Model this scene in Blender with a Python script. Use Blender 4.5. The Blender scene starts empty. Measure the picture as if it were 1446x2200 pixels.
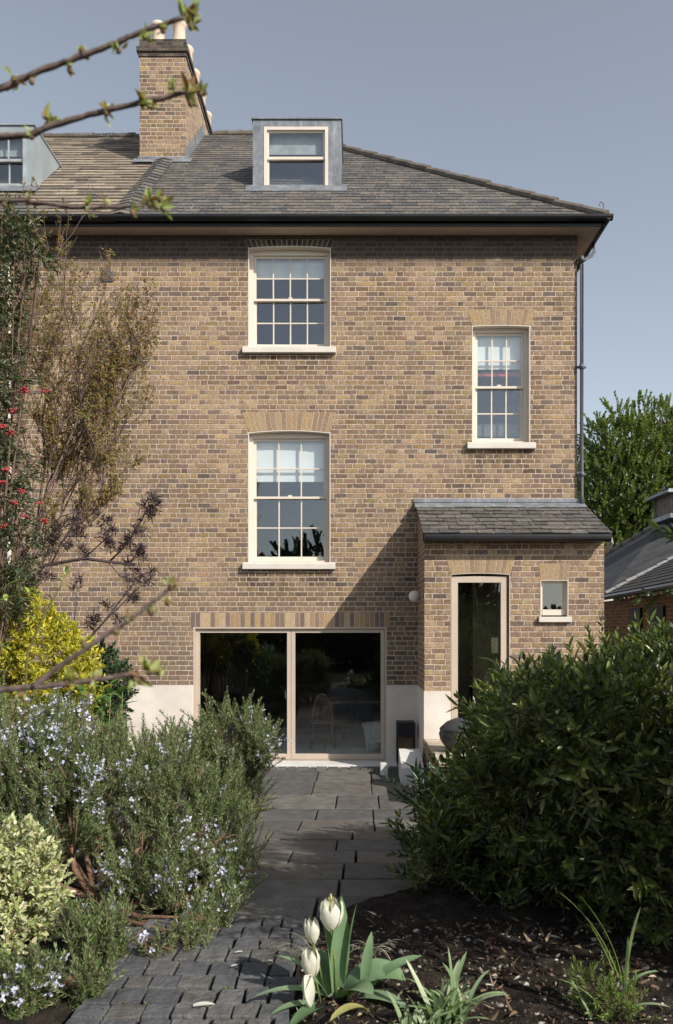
import bpy, math, random
import numpy as np
from mathutils import Vector, Matrix
random.seed(7); RS = np.random.RandomState(11)
S = bpy.context.scene; COL = S.collection
# ------------------------------------------------------------------ camera
F, VX, VY, EYE = 1692.0, 764.0, 1342.0, 2.11
cd = bpy.data.cameras.new('camera'); cam = bpy.data.objects.new('camera', cd); COL.objects.link(cam)
cam.location = (0, 0, EYE); cam.rotation_euler = (math.radians(90), 0, 0)
cd.sensor_fit = 'HORIZONTAL'; cd.sensor_width = 36; cd.lens = 36*F/1446
cd.shift_x = -(VX-723)/1446; cd.shift_y = (VY-1100)/1446
cd.clip_start = .05; cd.clip_end = 800
cd.dof.use_dof = True; cd.dof.focus_distance = 11.5; cd.dof.aperture_fstop = 8.5
S.camera = cam
# ------------------------------------------------------------------ world, sun
SUN = Vector((1.08, -1.0, 1.05)).normalized()
w = bpy.data.worlds.new('World'); S.world = w; w.use_nodes = True
nt = w.node_tree; nt.nodes.clear()
sky = nt.nodes.new('ShaderNodeTexSky'); sky.sky_type = 'NISHITA'; sky.sun_disc = False
sky.sun_elevation = math.asin(SUN.z); sky.sun_rotation = math.atan2(SUN.x, SUN.y)
sky.air_density = 1.0; sky.dust_density = .9; sky.ozone_density = 1.0
hs = nt.nodes.new('ShaderNodeHueSaturation'); hs.inputs['Saturation'].default_value = .5; hs.inputs['Value'].default_value = 1.0
bg = nt.nodes.new('ShaderNodeBackground'); bg.inputs[1].default_value = .135
wo = nt.nodes.new('ShaderNodeOutputWorld')
nt.links.new(sky.outputs[0], hs.inputs['Color']); tn = nt.nodes.new('ShaderNodeMix'); tn.data_type = 'RGBA'; tn.blend_type = 'MULTIPLY'; tn.inputs[0].default_value = 1; tn.inputs[7].default_value = (.985, 1.005, .995, 1); nt.links.new(hs.outputs[0], tn.inputs[6]); nt.links.new(tn.outputs[2], bg.inputs[0]); nt.links.new(bg.outputs[0], wo.inputs[0])
sl = bpy.data.lights.new('sun', 'SUN'); sl.energy = 4.4; sl.angle = math.radians(.5); sl.color = (1, .94, .85)
so = bpy.data.objects.new('sun', sl); COL.objects.link(so); so.rotation_euler = SUN.to_track_quat('Z', 'Y').to_euler(); so.location = (8, -8, 12)
S.view_settings.view_transform = 'Standard'; S.view_settings.look = 'None'
S.view_settings.exposure = .3; S.view_settings.gamma = 1
S.render.engine = 'CYCLES'
S.cycles.max_bounces = 6; S.cycles.transparent_max_bounces = 12; S.cycles.transmission_bounces = 4
# ------------------------------------------------------------------ helpers
def at(px, py, Y): return np.array([(px-VX)/F*Y, Y, EYE-(py-VY)/F*Y])
def wx(px, Y=12.0): return (px-VX)/F*Y
def wz(py, Y=12.0): return EYE-(py-VY)/F*Y
def ss(t): t = min(1, max(0, t)); return t*t*(3-2*t)
def gz(y): return .5*ss((9.2-y)/5.2)
def tag(o, label=None, cat=None, group=None, kind=None):
    if label: o['label'] = label
    if cat: o['category'] = cat
    if group: o['group'] = group
    if kind: o['kind'] = kind
    return o
def thing(name, loc, label, cat, group=None):
    o = bpy.data.objects.new(name, None); COL.objects.link(o); o.location = Vector([float(v) for v in loc]); o.empty_display_size = .2
    return tag(o, label, cat, group)
def link(name, me, mat, parent, smooth=False):
    me.materials.append(mat); o = bpy.data.objects.new(name, me); COL.objects.link(o)
    if smooth: me.polygons.foreach_set('use_smooth', [True]*len(me.polygons))
    if parent is not None:
        o.parent = parent; l = Vector((0, 0, 0)); p = parent
        while p is not None: l += p.location; p = p.parent
        o.location = -l       # vertices are in world metres
    return o
def quads(name, V, Fc, mat, parent=None, smooth=False):
    V = np.asarray(V, dtype=np.float32).reshape(-1, 3); Fc = np.asarray(Fc, dtype=np.int32).reshape(-1, 4)
    me = bpy.data.meshes.new(name); me.vertices.add(len(V)); me.vertices.foreach_set('co', V.ravel())
    me.loops.add(Fc.size); me.loops.foreach_set('vertex_index', Fc.ravel())
    me.polygons.add(len(Fc)); me.polygons.foreach_set('loop_start', np.arange(0, Fc.size, 4, dtype=np.int32))
    me.update(calc_edges=True); me.validate()
    return link(name, me, mat, parent, smooth)
class MB:
    def __init__(s): s.v = []; s.f = []
    def add(s, vs, fs):
        n = len(s.v); s.v += [tuple(float(c) for c in v) for v in vs]; s.f += [tuple(i+n for i in f) for f in fs]; return s
    def box(s, x0, x1, y0, y1, z0, z1):
        return s.add([(x0,y0,z0),(x1,y0,z0),(x1,y1,z0),(x0,y1,z0),(x0,y0,z1),(x1,y0,z1),(x1,y1,z1),(x0,y1,z1)],
              [(0,3,2,1),(4,5,6,7),(0,1,5,4),(1,2,6,5),(2,3,7,6),(3,0,4,7)])
    def hexa(s, b, t):  # bottom 4 pts, top 4 pts
        return s.add(list(b)+list(t), [(0,3,2,1),(4,5,6,7),(0,1,5,4),(1,2,6,5),(2,3,7,6),(3,0,4,7)])
    def prism(s, pts, vec):  # planar polygon extruded
        n = len(pts); p2 = [tuple(np.add(p, vec)) for p in pts]
        return s.add(list(pts)+p2, [tuple(range(n))[::-1], tuple(range(n, 2*n))]+[(i, (i+1) % n, n+(i+1) % n, n+i) for i in range(n)])
    def tube(s, pts, rad, n=8, cap=True):
        pts = [np.array(p, float) for p in pts]; rad = rad if hasattr(rad, '__len__') else [rad]*len(pts)
        base = len(s.v); up = np.array([0.13, .21, .97])
        for i, p in enumerate(pts):
            d = pts[min(i+1, len(pts)-1)]-pts[max(i-1, 0)]; d = d/(np.linalg.norm(d)+1e-9)
            a = np.cross(d, up); 
            if np.linalg.norm(a) < .1: a = np.cross(d, [1, 0, 0])
            a /= np.linalg.norm(a); b = np.cross(d, a)
            for k in range(n):
                q = p+rad[i]*(math.cos(2*math.pi*k/n)*a+math.sin(2*math.pi*k/n)*b); s.v.append(tuple(float(c) for c in q))
        for i in range(len(pts)-1):
            for k in range(n):
                s.f.append((base+i*n+k, base+i*n+(k+1) % n, base+(i+1)*n+(k+1) % n, base+(i+1)*n+k))
        if cap:
            s.f.append(tuple(base+k for k in range(n))[::-1]); e = base+(len(pts)-1)*n; s.f.append(tuple(e+k for k in range(n)))
        return s
    def lathe(s, c, prof, n=20):  # prof [(r,z)]
        return s.tube([(c[0], c[1], c[2]+z) for r, z in prof], [max(r, 1e-4) for r, z in prof], n)
    def build(s, name, mat, parent=None, smooth=False, bevel=0):
        me = bpy.data.meshes.new(name); me.from_pydata(s.v, [], s.f); me.update()
        o = link(name, me, mat, parent, smooth)
        if bevel:
            m = o.modifiers.new('b', 'BEVEL'); m.width = bevel; m.segments = 2; m.limit_method = 'ANGLE'
        return o
# ------------------------------------------------------------------ node helper
class G:
    def __init__(s, name):
        s.m = bpy.data.materials.new(name); s.m.use_nodes = True; s.t = s.m.node_tree; s.t.nodes.clear()
        s.o = s.t.nodes.new('ShaderNodeOutputMaterial')
    def n(s, typ, **k):
        nd = s.t.nodes.new('ShaderNode'+typ)
        for a, b in k.items(): setattr(nd, a, b)
        return nd
    def put(s, nd, key, v):
        if v is None: return
        if isinstance(v, bpy.types.NodeSocket): s.t.links.new(v, nd.inputs[key])
        else:
            if hasattr(v, '__len__') and len(v) == 3 and nd.inputs[key].type == 'RGBA': v = tuple(v)+(1,)
            nd.inputs[key].default_value = v
    def math(s, op, a, b=None, c=None):
        nd = s.n('Math', operation=op); s.put(nd, 0, a); s.put(nd, 1, b); s.put(nd, 2, c); return nd.outputs[0]
    def coord(s):
        return s.n('NewGeometry').outputs['Position']
    def xyz(s, v):
        nd = s.n('SeparateXYZ'); s.put(nd, 0, v); return nd.outputs
    def comb(s, x, y, z=0.0):
        nd = s.n('CombineXYZ'); s.put(nd, 0, x); s.put(nd, 1, y); s.put(nd, 2, z); return nd.outputs[0]
    def scale(s, v, k):
        nd = s.n('VectorMath', operation='MULTIPLY'); s.put(nd, 0, v); nd.inputs[1].default_value = k; return nd.outputs[0]
    def noise(s, scale, detail=3, vec=None, rough=.55, out=0):
        nd = s.n('TexNoise'); nd.inputs['Scale'].default_value = scale; nd.inputs['Detail'].default_value = detail; nd.inputs['Roughness'].default_value = rough
        s.put(nd, 'Vector', vec if vec is not None else s.coord()); return nd.outputs[out]
    def white(s, v):
        nd = s.n('TexWhiteNoise'); s.put(nd, 0, v); return nd.outputs[0]
    def ramp(s, f, stops, interp='LINEAR'):
        nd = s.n('ValToRGB'); cr = nd.color_ramp; cr.interpolation = interp
        while len(cr.elements) < len(stops): cr.elements.new(.5)
        for e, (p, c) in zip(cr.elements, stops): e.position = p; e.color = tuple(c)+(1,) if hasattr(c, '__len__') else (c, c, c, 1)
        s.put(nd, 0, f); return nd.outputs[0]
    def mix(s, f, a, b, mode='MIX'):
        nd = s.n('Mix', data_type='RGBA', blend_type=mode); nd.clamp_factor = True
        s.put(nd, 0, f); s.put(nd, 6, a); s.put(nd, 7, b); return nd.outputs[2]
    def rng(s, v, a, b, c=0., d=1.):
        nd = s.n('MapRange'); s.put(nd, 0, v); nd.inputs[1].default_value = a; nd.inputs[2].default_value = b; nd.inputs[3].default_value = c; nd.inputs[4].default_value = d
        return nd.outputs[0]
    def bump(s, h, dist, strength=1.0):
        nd = s.n('Bump'); s.put(nd, 'Height', h); nd.inputs['Distance'].default_value = dist; nd.inputs['Strength'].default_value = strength; return nd.outputs[0]
    def pbr(s, color, rough=.8, normal=None, spec=.3, metal=0., trans=None, emis=None):
        b = s.n('BsdfPrincipled'); s.put(b, 'Base Color', color); s.put(b, 'Roughness', rough); s.put(b, 'Normal', normal)
        s.put(b, 'Specular IOR Level', spec); s.put(b, 'Metallic', metal)
        out = b.outputs[0]
        if trans:
            t = s.n('BsdfTranslucent'); s.put(t, 0, trans[1]); mx = s.n('MixShader'); mx.inputs[0].default_value = trans[0]
            s.t.links.new(out, mx.inputs[1]); s.t.links.new(t.outputs[0], mx.inputs[2]); out = mx.outputs[0]
        s.t.links.new(out, s.o.inputs[0]); return s.m
def simple(name, c, rough=.7, nscale=6., amt=.25, bump=0., spec=.3, metal=0., fine=60.):
    g = G(name); n = g.noise(nscale, 4); n2 = g.noise(fine, 3)
    k = g.math('ADD', g.rng(n, .3, .7, 1-amt, 1+amt), g.rng(n2, .3, .7, -amt*.3, amt*.3))
    col = g.mix(1., g.comb(k, k, k), c, 'MULTIPLY')
    return g.pbr(col, rough, g.bump(n2, bump) if bump else None, spec, metal)
BR = [(0, (.335,.225,.14)), (.13, (.37,.26,.165)), (.26, (.28,.188,.13)), (.38, (.25,.172,.128)), (.49, (.345,.238,.15)), (.60, (.23,.163,.13)),
      (.68, (.37,.258,.14)), (.78, (.30,.205,.145)), (.88, (.185,.138,.115)), (.92, (.39,.275,.18)), (.98, (.32,.20,.135))]
SILLS = [(wx(520), wx(722), wz(1225), .55), (wx(1003), wx(1150), wz(966), .5), (wx(520), wx(720), wz(760), .3)]
def brickmat(name, mort=(.56,.455,.37), ramp=BR, stain_shade=True, dark=1.0):
    g = G(name); P = g.coord(); x, y, z = g.xyz(P)
    dn = g.noise(9., 3, out=1); dx, dy, dz = g.xyz(dn)
    u = g.math('ADD', g.math('ADD', x, y), g.math('MULTIPLY', g.math('SUBTRACT', dx, .5), .016))
    v = g.math('ADD', g.math('ADD', z, .02), g.math('MULTIPLY', g.math('SUBTRACT', dy, .5), .014))
    rv = g.math('DIVIDE', v, .075); row = g.math('FLOOR', rv); fv = g.math('MULTIPLY', g.math('FRACT', rv), .075)
    jit = g.math('MULTIPLY', g.white(g.comb(row, 3.3)), .17)
    uu = g.math('ADD', g.math('ADD', g.math('DIVIDE', u, .30), g.math('MULTIPLY', row, .5)), jit)
    cell = g.math('FLOOR', uu); fu = g.math('MULTIPLY', g.math('FRACT', uu), .30)
    isH = g.math('GREATER_THAN', fu, .1985); loc = g.math('SUBTRACT', fu, g.math('MULTIPLY', isH, .1985))
    mo = g.math('MAXIMUM', g.rng(loc, .010, .018, 1, 0), g.rng(fv, .012, .020, 1, 0))
    idv = g.comb(g.math('ADD', g.math('MULTIPLY', cell, 2), isH), row, 0.)
    r1 = g.white(idv); r2 = g.white(g.scale(idv, (1.7, 2.3, 1)))
    # patches where darker bricks gather
    patch = g.noise(.9, 3); low = g.rng(z, 3.1, 1.2, 0, 1) if stain_shade else 0.
    base = g.ramp(r1, ramp, 'CONSTANT')
    val = g.rng(r2, 0, 1, .70, 1.12)
    val = g.math('MULTIPLY', val, g.rng(g.noise(24., 6, rough=.85), .34, .66, .56, 1.4))
    val = g.math('MULTIPLY', val, g.rng(patch, .3, .7, .78, 1.14))
    base = g.mix(1., base, g.comb(val, val, val), 'MULTIPLY')
    if stain_shade:
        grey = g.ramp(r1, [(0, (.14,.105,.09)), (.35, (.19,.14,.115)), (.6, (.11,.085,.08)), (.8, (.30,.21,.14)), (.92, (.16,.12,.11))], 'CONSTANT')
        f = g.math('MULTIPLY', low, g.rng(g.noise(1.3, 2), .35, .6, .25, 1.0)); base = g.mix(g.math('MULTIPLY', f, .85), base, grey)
        soot_shade = g.math('MULTIPLY', g.rng(z, 7.5, 7.72, 0, 1), .85); base = g.mix(soot_shade, base, (.05,.042,.04))  # top courses darkened for eave shadow as well as real soot
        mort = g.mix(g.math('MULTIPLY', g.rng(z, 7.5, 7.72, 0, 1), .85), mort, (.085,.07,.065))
    if stain_shade:
        for (xa, xb, zt_, dz_) in SILLS:
            fx = g.math('MULTIPLY', g.rng(x, xa-.12, xa+.1, 0, 1), g.rng(x, xb-.1, xb+.12, 1, 0)); fz = g.math('MULTIPLY', g.rng(z, zt_-dz_, zt_-dz_*.3, 0, 1), g.math('LESS_THAN', z, zt_))
            f = g.math('MULTIPLY', g.math('MULTIPLY', fx, fz), g.rng(g.noise(2.5, 4, vec=g.scale(P, (3, 3, .8))), .38, .6, .15, .85)); base = g.mix(f, base, g.mix(1., base, (.42,.41,.43), 'MULTIPLY'))
        st_ = g.rng(g.noise(1.0, 5, vec=g.scale(P, (1.6, 1.6, .35)), rough=.7), .52, .66, 0, .38); base = g.mix(st_, base, g.mix(1., base, (.5,.47,.46), 'MULTIPLY'))
    mv = g.rng(g.noise(3., 3), .3, .7, .85, 1.12); mcol = g.mix(1., mort, g.comb(mv, mv, mv), 'MULTIPLY')
    mcol = g.mix(g.rng(g.noise(22., 3), .48, .62, 0, .55), mcol, (.2,.16,.135))
    blot = g.rng(g.noise(1.1, 5, vec=g.scale(P, (1, 1, 1.6)), rough=.7), .66, .74, 0, .45)
    col = g.mix(mo, base, mcol); col = g.mix(blot, col, (.52,.44,.36))
    col = g.mix(1., col, (.97, .965, .94), 'MULTIPLY')
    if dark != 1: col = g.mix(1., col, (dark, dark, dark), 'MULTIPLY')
    h = g.math('SUBTRACT', g.math('MULTIPLY', g.noise(55., 3), .5), mo)
    return g.pbr(col, .92, g.bump(h, .006, .9), .15)
def islandmat(name, stops, rough=.7, spec=.3, bump=.0, interp='CONSTANT', vary=.2, patch=None, trans=None, nsc=18., lichen=0):
    g = G(name); r = g.n('NewGeometry').outputs['Random Per Island']
    c = g.ramp(r, stops, interp); k = g.rng(g.noise(nsc, 4), .3, .7, 1-vary, 1+vary); c = g.mix(1., c, g.comb(k, k, k), 'MULTIPLY')
    if patch: c = g.mix(g.rng(g.noise(patch[0], 3), patch[1], patch[1]+.08, 0, patch[3] if len(patch) > 3 else .8), c, patch[2])
    if lichen: c = g.mix(g.math('MULTIPLY', g.rng(g.noise(22., 4, rough=.75), .59, .63, 0, lichen), g.rng(g.noise(1.2, 3), .42, .58, .15, 1)), c, (.46,.45,.40))
    tr = None
    if trans: tr = (trans[0], g.mix(1., c, trans[1], 'MULTIPLY'))
    return g.pbr(c, rough, g.bump(g.noise(40., 3), bump) if bump else None, spec, trans=tr)
def leafmat(name, cols, rough=.45, spec=.4, tf=.25, tint=(1.6, 1.7, .7)):
    n = len(cols); return islandmat(name, [(i/n, c) for i, c in enumerate(cols)], rough, spec, interp='LINEAR', vary=.18, trans=(tf, tint), nsc=6.)
def glassmat(name, base=.10, k=.8):
    g = G(name); lw = g.n('LayerWeight'); lw.inputs[0].default_value = .5
    f = g.math('ADD', g.math('MULTIPLY', g.math('POWER', lw.outputs['Facing'], 5.), k), base)
    wv = g.noise(1.4, 1); gl = g.n('BsdfGlossy'); gl.inputs['Roughness'].default_value = .0; gl.inputs['Color'].default_value = (.93,.96,1,1)
    g.put(gl, 'Normal', g.bump(wv, .004, .25))
    tr = g.n('BsdfTransparent'); tr.inputs[0].default_value = (.93,.95,.95,1)
    mx = g.n('MixShader'); g.put(mx, 0, f); g.t.links.new(tr.outputs[0], mx.inputs[1]); g.t.links.new(gl.outputs[0], mx.inputs[2]); g.t.links.new(mx.outputs[0], g.o.inputs[0])
    return g.m
BRICK = brickmat('stock_brick'); BRICK2 = brickmat('stock_brick_plain', stain_shade=False); BRICK3 = brickmat('far_brick', stain_shade=False, dark=.5)
VOUS = islandmat('arch_brick', [(0, (.33,.23,.14)), (.2, (.27,.19,.125)), (.4, (.36,.25,.14)), (.6, (.30,.21,.14)), (.8, (.35,.25,.155))], .9, .15, .003, vary=.3, nsc=40)
SOLD = islandmat('soldier_brick', [(0, (.33,.22,.13)), (.18, (.20,.145,.115)), (.36, (.37,.255,.13)), (.5, (.17,.125,.105)), (.64, (.38,.27,.155)), (.8, (.25,.175,.125)), (.9, (.42,.31,.19))], .9, .15, .003, vary=.22, nsc=40)
MORT = simple('mortar', (.47,.385,.31), .95, 3, .15, .002, .1)
CREAM = simple('cream_paint', (.66,.585,.50), .45, 2, .05, 0, .4)
DCREAM = simple('taupe_timber_paint', (.50,.41,.33), .5, 2, .07, 0, .35)
RENDER = simple('plinth_render', (.66,.595,.53), .85, 2.2, .13, .003, .2, fine=90)
SILL = simple('stone_sill', (.63,.58,.52), .7, 3, .08, .001, .3)
BLACK = simple('black_gutter_paint', (.016,.016,.018), .35, 3, .3, 0, .4)
PIPE = simple('grey_pipe_paint', (.10,.105,.115), .4, 3, .2, 0, .4)
SOFF = simple('soffit_paint', (.55,.47,.38), .6, 2, .08, 0, .3)
SLATE = islandmat('welsh_slate', [(0, (.10,.088,.078)), (.15, (.125,.108,.094)), (.3, (.085,.079,.075)), (.45, (.145,.123,.104)), (.6, (.105,.096,.088)), (.75, (.075,.073,.073)), (.88, (.13,.116,.105))], .6, .35, .003, vary=.3, lichen=.7, patch=(.7, .60, (.075,.078,.085), .5))
SLATE2 = islandmat('brown_slate', [(0, (.22,.18,.14)), (.2, (.29,.24,.185)), (.4, (.17,.14,.115)), (.6, (.25,.205,.16)), (.8, (.34,.28,.21)), (.92, (.13,.115,.10))], .65, .3, .003, vary=.25, patch=(.55, .60, (.085,.088,.092), .85))
SLATE3 = islandmat('porch_slate', [(0, (.09,.08,.07)), (.25, (.11,.097,.086)), (.5, (.075,.07,.066)), (.75, (.125,.11,.098))], .6, .35, .003, vary=.25, lichen=.75)
SLATE4 = islandmat('far_slate', [(0, (.06,.062,.066)), (.3, (.075,.075,.078)), (.6, (.05,.052,.057)), (.8, (.085,.083,.083))], .7, .25, .0, vary=.25)
def leadmat():
    g = G('lead_sheet'); n = g.noise(5., 5, rough=.65); st = g.noise(3., 4, vec=g.scale(g.coord(), (6, 6, .7)))
    c = g.ramp(n, [(.3, (.13,.14,.155)), (.55, (.215,.23,.25)), (.75, (.34,.35,.37))]); c = g.mix(g.rng(st, .55, .75, 0, .5), c, (.45,.46,.47))
    return g.pbr(c, .5, g.bump(n, .006), .5, .25)
LEAD = leadmat(); GLASS = glassmat('window_glass', .095); DGLASS = glassmat('door_glass', .075)
BLIND = simple('white_blind', (.78,.79,.79), .8, 2, .03)
POT = simple('clay_pot', (.62,.49,.38), .85, 4, .15, .002)
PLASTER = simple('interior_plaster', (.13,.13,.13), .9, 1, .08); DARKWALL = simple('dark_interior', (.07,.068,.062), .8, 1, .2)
INFLOOR = simple('pale_screed_floor', (.66,.65,.62), .5, 2, .1, 0, .4)
BARK = simple('bark', (.11,.09,.075), .9, 20, .35, .003, .2)
# ------------------------------------------------------------------ ground, path
def soilmat():
    g = G('garden_soil'); n = g.noise(9., 6, rough=.7); f = g.noise(70., 4, rough=.7)
    c = g.ramp(n, [(.3, (.014,.011,.009)), (.5, (.028,.022,.018)), (.7, (.062,.05,.04))]); c = g.mix(g.rng(f, .6, .68, 0, .6), c, (.19,.16,.13))
    return g.pbr(c, .95, g.bump(g.math('ADD', n, g.math('MULTIPLY', f, .5)), .03), .1)
SOIL = soilmat()
def sheet(name, xs, ys, zf, mat):
    V = [(x, y, zf(x, y)) for y in ys for x in xs]; n = len(xs)
    Fc = [(j*n+i, j*n+i+1, (j+1)*n+i+1, (j+1)*n+i) for j in range(len(ys)-1) for i in range(n-1)]
    o = quads(name, V, Fc, mat, None, True); return o
from mathutils import noise as MN
ys = [-300, -80, -30, -12]+list(np.arange(-6, 12.01, .4))+[13, 16, 22, 30, 60, 150, 500]
o = sheet('ground', [-400, -100, -30, -12, -7, -4, -2, 0, 2, 4, 7, 12, 30, 100, 400], ys, lambda x, y: gz(y)-.12, SOIL); tag(o, kind='structure')
def clod(x, y):
    xe = -.25+.75*ss((y-4.15)/1.2)+.07*MN.noise(Vector((y*4, 0, 2)))*(y > 4.2); f = max(0, min(1, (x-xe)/.1))
    e = MN.noise(Vector((x*3, y*3, 0)))*.03+MN.noise(Vector((x*14, y*14, 3)))*.018+abs(MN.noise(Vector((x*40, y*40, 7))))*.014
    return gz(y)-.03+.035*f+(e+.02)*f
o = sheet('soil_bed', np.arange(-.28, 3.4, .022), np.arange(2.3, 5.4, .022), clod, SOIL); tag(o, kind='structure')
o = sheet('soil_border', np.arange(-4.2, -1.16, .05), np.arange(2.3, 8.5, .05), lambda x, y: clod(x+5, y)-.05, SOIL); tag(o, kind='structure')
STONE = islandmat('york_flagstone', [(0, (.105,.099,.09)), (.2, (.14,.13,.116)), (.4, (.08,.077,.073)), (.6, (.122,.11,.096)), (.8, (.095,.092,.089))], .65, .35, .010, vary=.28, nsc=7., patch=(1.6, .6, (.13,.125,.12), .6))
SETT = islandmat('grey_sett', [(0, (.095,.096,.10)), (.25, (.12,.117,.115)), (.5, (.08,.081,.085)), (.75, (.11,.104,.098))], .75, .25, .012, vary=.3, nsc=14.)
m = MB(); rr = random.Random(3)
def slab(m, x0, x1, y0, y1, h, g=.008, rise=0., ch=.006):
    z = lambda y: gz(y)+h+rise
    a = [(x0+g, y0+g), (x1-g, y0+g), (x1-g, y1-g), (x0+g, y1-g)]; t = rr.uniform(-.003, .003)
    a = [(p[0]+rr.uniform(-ch, ch), p[1]+rr.uniform(-ch, ch)) for p in a]
    m.hexa([(p[0], p[1], z(p[1])-.06) for p in a], [(p[0], p[1], z(p[1])+t+rr.uniform(-.002, .002)) for p in a])
rows = [11.38, 10.55, 9.72, 8.98, 8.30, 7.55, 6.95, 6.3, 5.7, 5.15, 4.70, 4.32]
for a, b in zip(rows[:-1], rows[1:]):
    xl, xr = (-3.2, 2.4) if b > 8 else (-1.35, 1.15)
    x = xl+rr.uniform(0, .4)
    while x < xr:
        wd = rr.choice([.5, .62, .75, .9, 1.05]); slab(m, x, x+wd, b, a, .012); x += wd
o = m.build('flagstone_path', STONE, None, False, .008); tag(o, kind='structure')
m = MB(); y = 4.31; k = 0
while y > 2.2:
    d = rr.uniform(.12, .155); cxl = -1.12; cxr = -.24-.02*(4.3-y); x = cxl-rr.uniform(0, .15)
    while x < cxr-.06:
        wd = rr.uniform(.10, .165); slab(m, x, min(x+wd, cxr), y-d, y, .01+rr.uniform(-.003, .004), .006, 0, .008); x += wd
    y -= d
o = m.build('sett_path', SETT, None, False, .005); tag(o, kind='structure')
# threshold strip, step, platform in front of the doors
CONC = simple('pale_concrete', (.60,.585,.56), .8, 4, .1, .002)
m = MB(); m.box(wx(330), wx(860), 11.62, 11.985, -.03, .035); o = m.build('door_threshold', CONC, None, False, .006); tag(o, 'pale concrete strip along the foot of the wide glass doors', 'threshold')
m = MB(); x = -3.2
while x < 1.0:
    wd = rr.uniform(.09, .2); m.box(x+.006, x+wd-.006, 11.40, 11.60, -.04, .012+rr.uniform(0, .012)); x += wd
o = m.build('stone_edging', STONE, None, False, .006); tag(o, kind='structure')
m = MB(); m.hexa([(.60, 10.3, -.03), (.90, 10.3, -.03), (.90, 11.0, -.03), (.60, 11.0, -.03)], [(.60, 10.3, .235), (.90, 10.3, .235), (.90, 11.0, .38), (.60, 11.0, .38)])
tag(m.build('ramp_slab', CONC, None, False, .008), 'sloping white stone block wedged against the corner of the brick porch', 'step')
m = MB(); m.box(.345, .45, 10.95, 11.08, -.02, .175); tag(m.build('sunlit_patch_block', CONC, None, False, .008), 'small white block standing for a patch of sunlight at the right foot of the glass doors', 'block')  # block put in place of a patch of sunlight on the strip
SAND = islandmat('sandstone_paver', [(0, (.46,.38,.28)), (.3, (.52,.44,.33)), (.6, (.40,.33,.25))], .85, .2, .004, vary=.2, nsc=9)
pl = thing('porch_step', (2.2, 9.8, 0), 'sandstone paved platform with a brick edge in front of the porch door', 'step')
m = MB(); m.box(.952, 3.4, 8.9, 10.775, -.05, .505); m.build('riser', BRICK2, pl)
m = MB(); yy = 8.86
while yy < 10.7:
    xx = .94
    while xx < 3.35: m.box(xx+.004, xx+.296, yy+.004, yy+.15, .508, .548+rr.uniform(-.002, .002)); xx += .3
    yy += .1545
m.build('paving', SAND, pl, False, .004)
# ------------------------------------------------------------------ house
def wall_holes(mb, x0, x1, z0, z1, Y, th, holes):
    xs = sorted(set([x0, x1]+[v for h in holes for v in h[:2] if x0 < v < x1])); zs = sorted(set([z0, z1]+[v for h in holes for v in h[2:] if z0 < v < z1]))
    ins = lambda x, z: any(h[0] < x < h[1] and h[2] < z < h[3] for h in holes)
    for i in range(len(xs)-1):
        for j in range(len(zs)-1):
            a, b, c, d = xs[i], xs[i+1], zs[j], zs[j+1]
            if ins((a+b)/2, (c+d)/2): continue
            mb.add([(a,Y,c),(b,Y,c),(b,Y,d),(a,Y,d)], [(0,1,2,3)]); mb.add([(a,Y+th,c),(b,Y+th,c),(b,Y+th,d),(a,Y+th,d)], [(3,2,1,0)])
    for a, b, c, d in holes:
        e_ = c < z0; c = max(c, z0)
        mb.add([(a,Y,c),(a,Y+th,c),(a,Y+th,d),(a,Y,d)], [(0,1,2,3)]); mb.add([(b,Y,c),(b,Y+th,c),(b,Y+th,d),(b,Y,d)], [(3,2,1,0)])
        mb.add([(a,Y,d),(b,Y,d),(b,Y+th,d),(a,Y+th,d)], [(3,2,1,0)]); e_ or mb.add([(a,Y,c),(b,Y,c),(b,Y+th,c),(a,Y+th,c)], [(0,1,2,3)])
    mb.add([(x0,Y,z0),(x0,Y+th,z0),(x0,Y+th,z1),(x0,Y,z1)], [(3,2,1,0)]); mb.add([(x1,Y,z0),(x1,Y+th,z0),(x1,Y+th,z1),(x1,Y,z1)], [(0,1,2,3)])
    mb.add([(x0,Y,z1),(x1,Y,z1),(x1,Y+th,z1),(x0,Y+th,z1)], [(0,1,2,3)])
PX = -3.5; WR = wx(1240); WT = wz(506); PLZ = 1.19
OV = .30; GT = wz(466, 12-OV); SL = (12.18-GT)/(16.2-(12-OV))
def rz(y): return GT+(y-(12-OV))*SL
house = thing('brick_house', (0, 12, 0), 'yellow brown brick house with slate hipped roof, tall sash windows and lean-to porch', 'house')
nb = thing('neighbouring_house', (-6, 12, 0), 'adjoining brick house with paler brown slates, left of the tall chimney', 'house')
W1 = (wx(533), wx(711), wz(745), wz(528)); W2 = (wx(533), wx(710), wz(1208), wz(924)); W3 = (wx(1014), wx(1139), wz(950), wz(698))
D1 = (wx(415), wx(831), .02, wz(1347))
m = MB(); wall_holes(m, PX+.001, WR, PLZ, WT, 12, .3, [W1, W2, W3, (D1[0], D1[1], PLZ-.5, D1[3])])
m.v = [v for v in m.v]; m.build('wall', BRICK, house)
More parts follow.
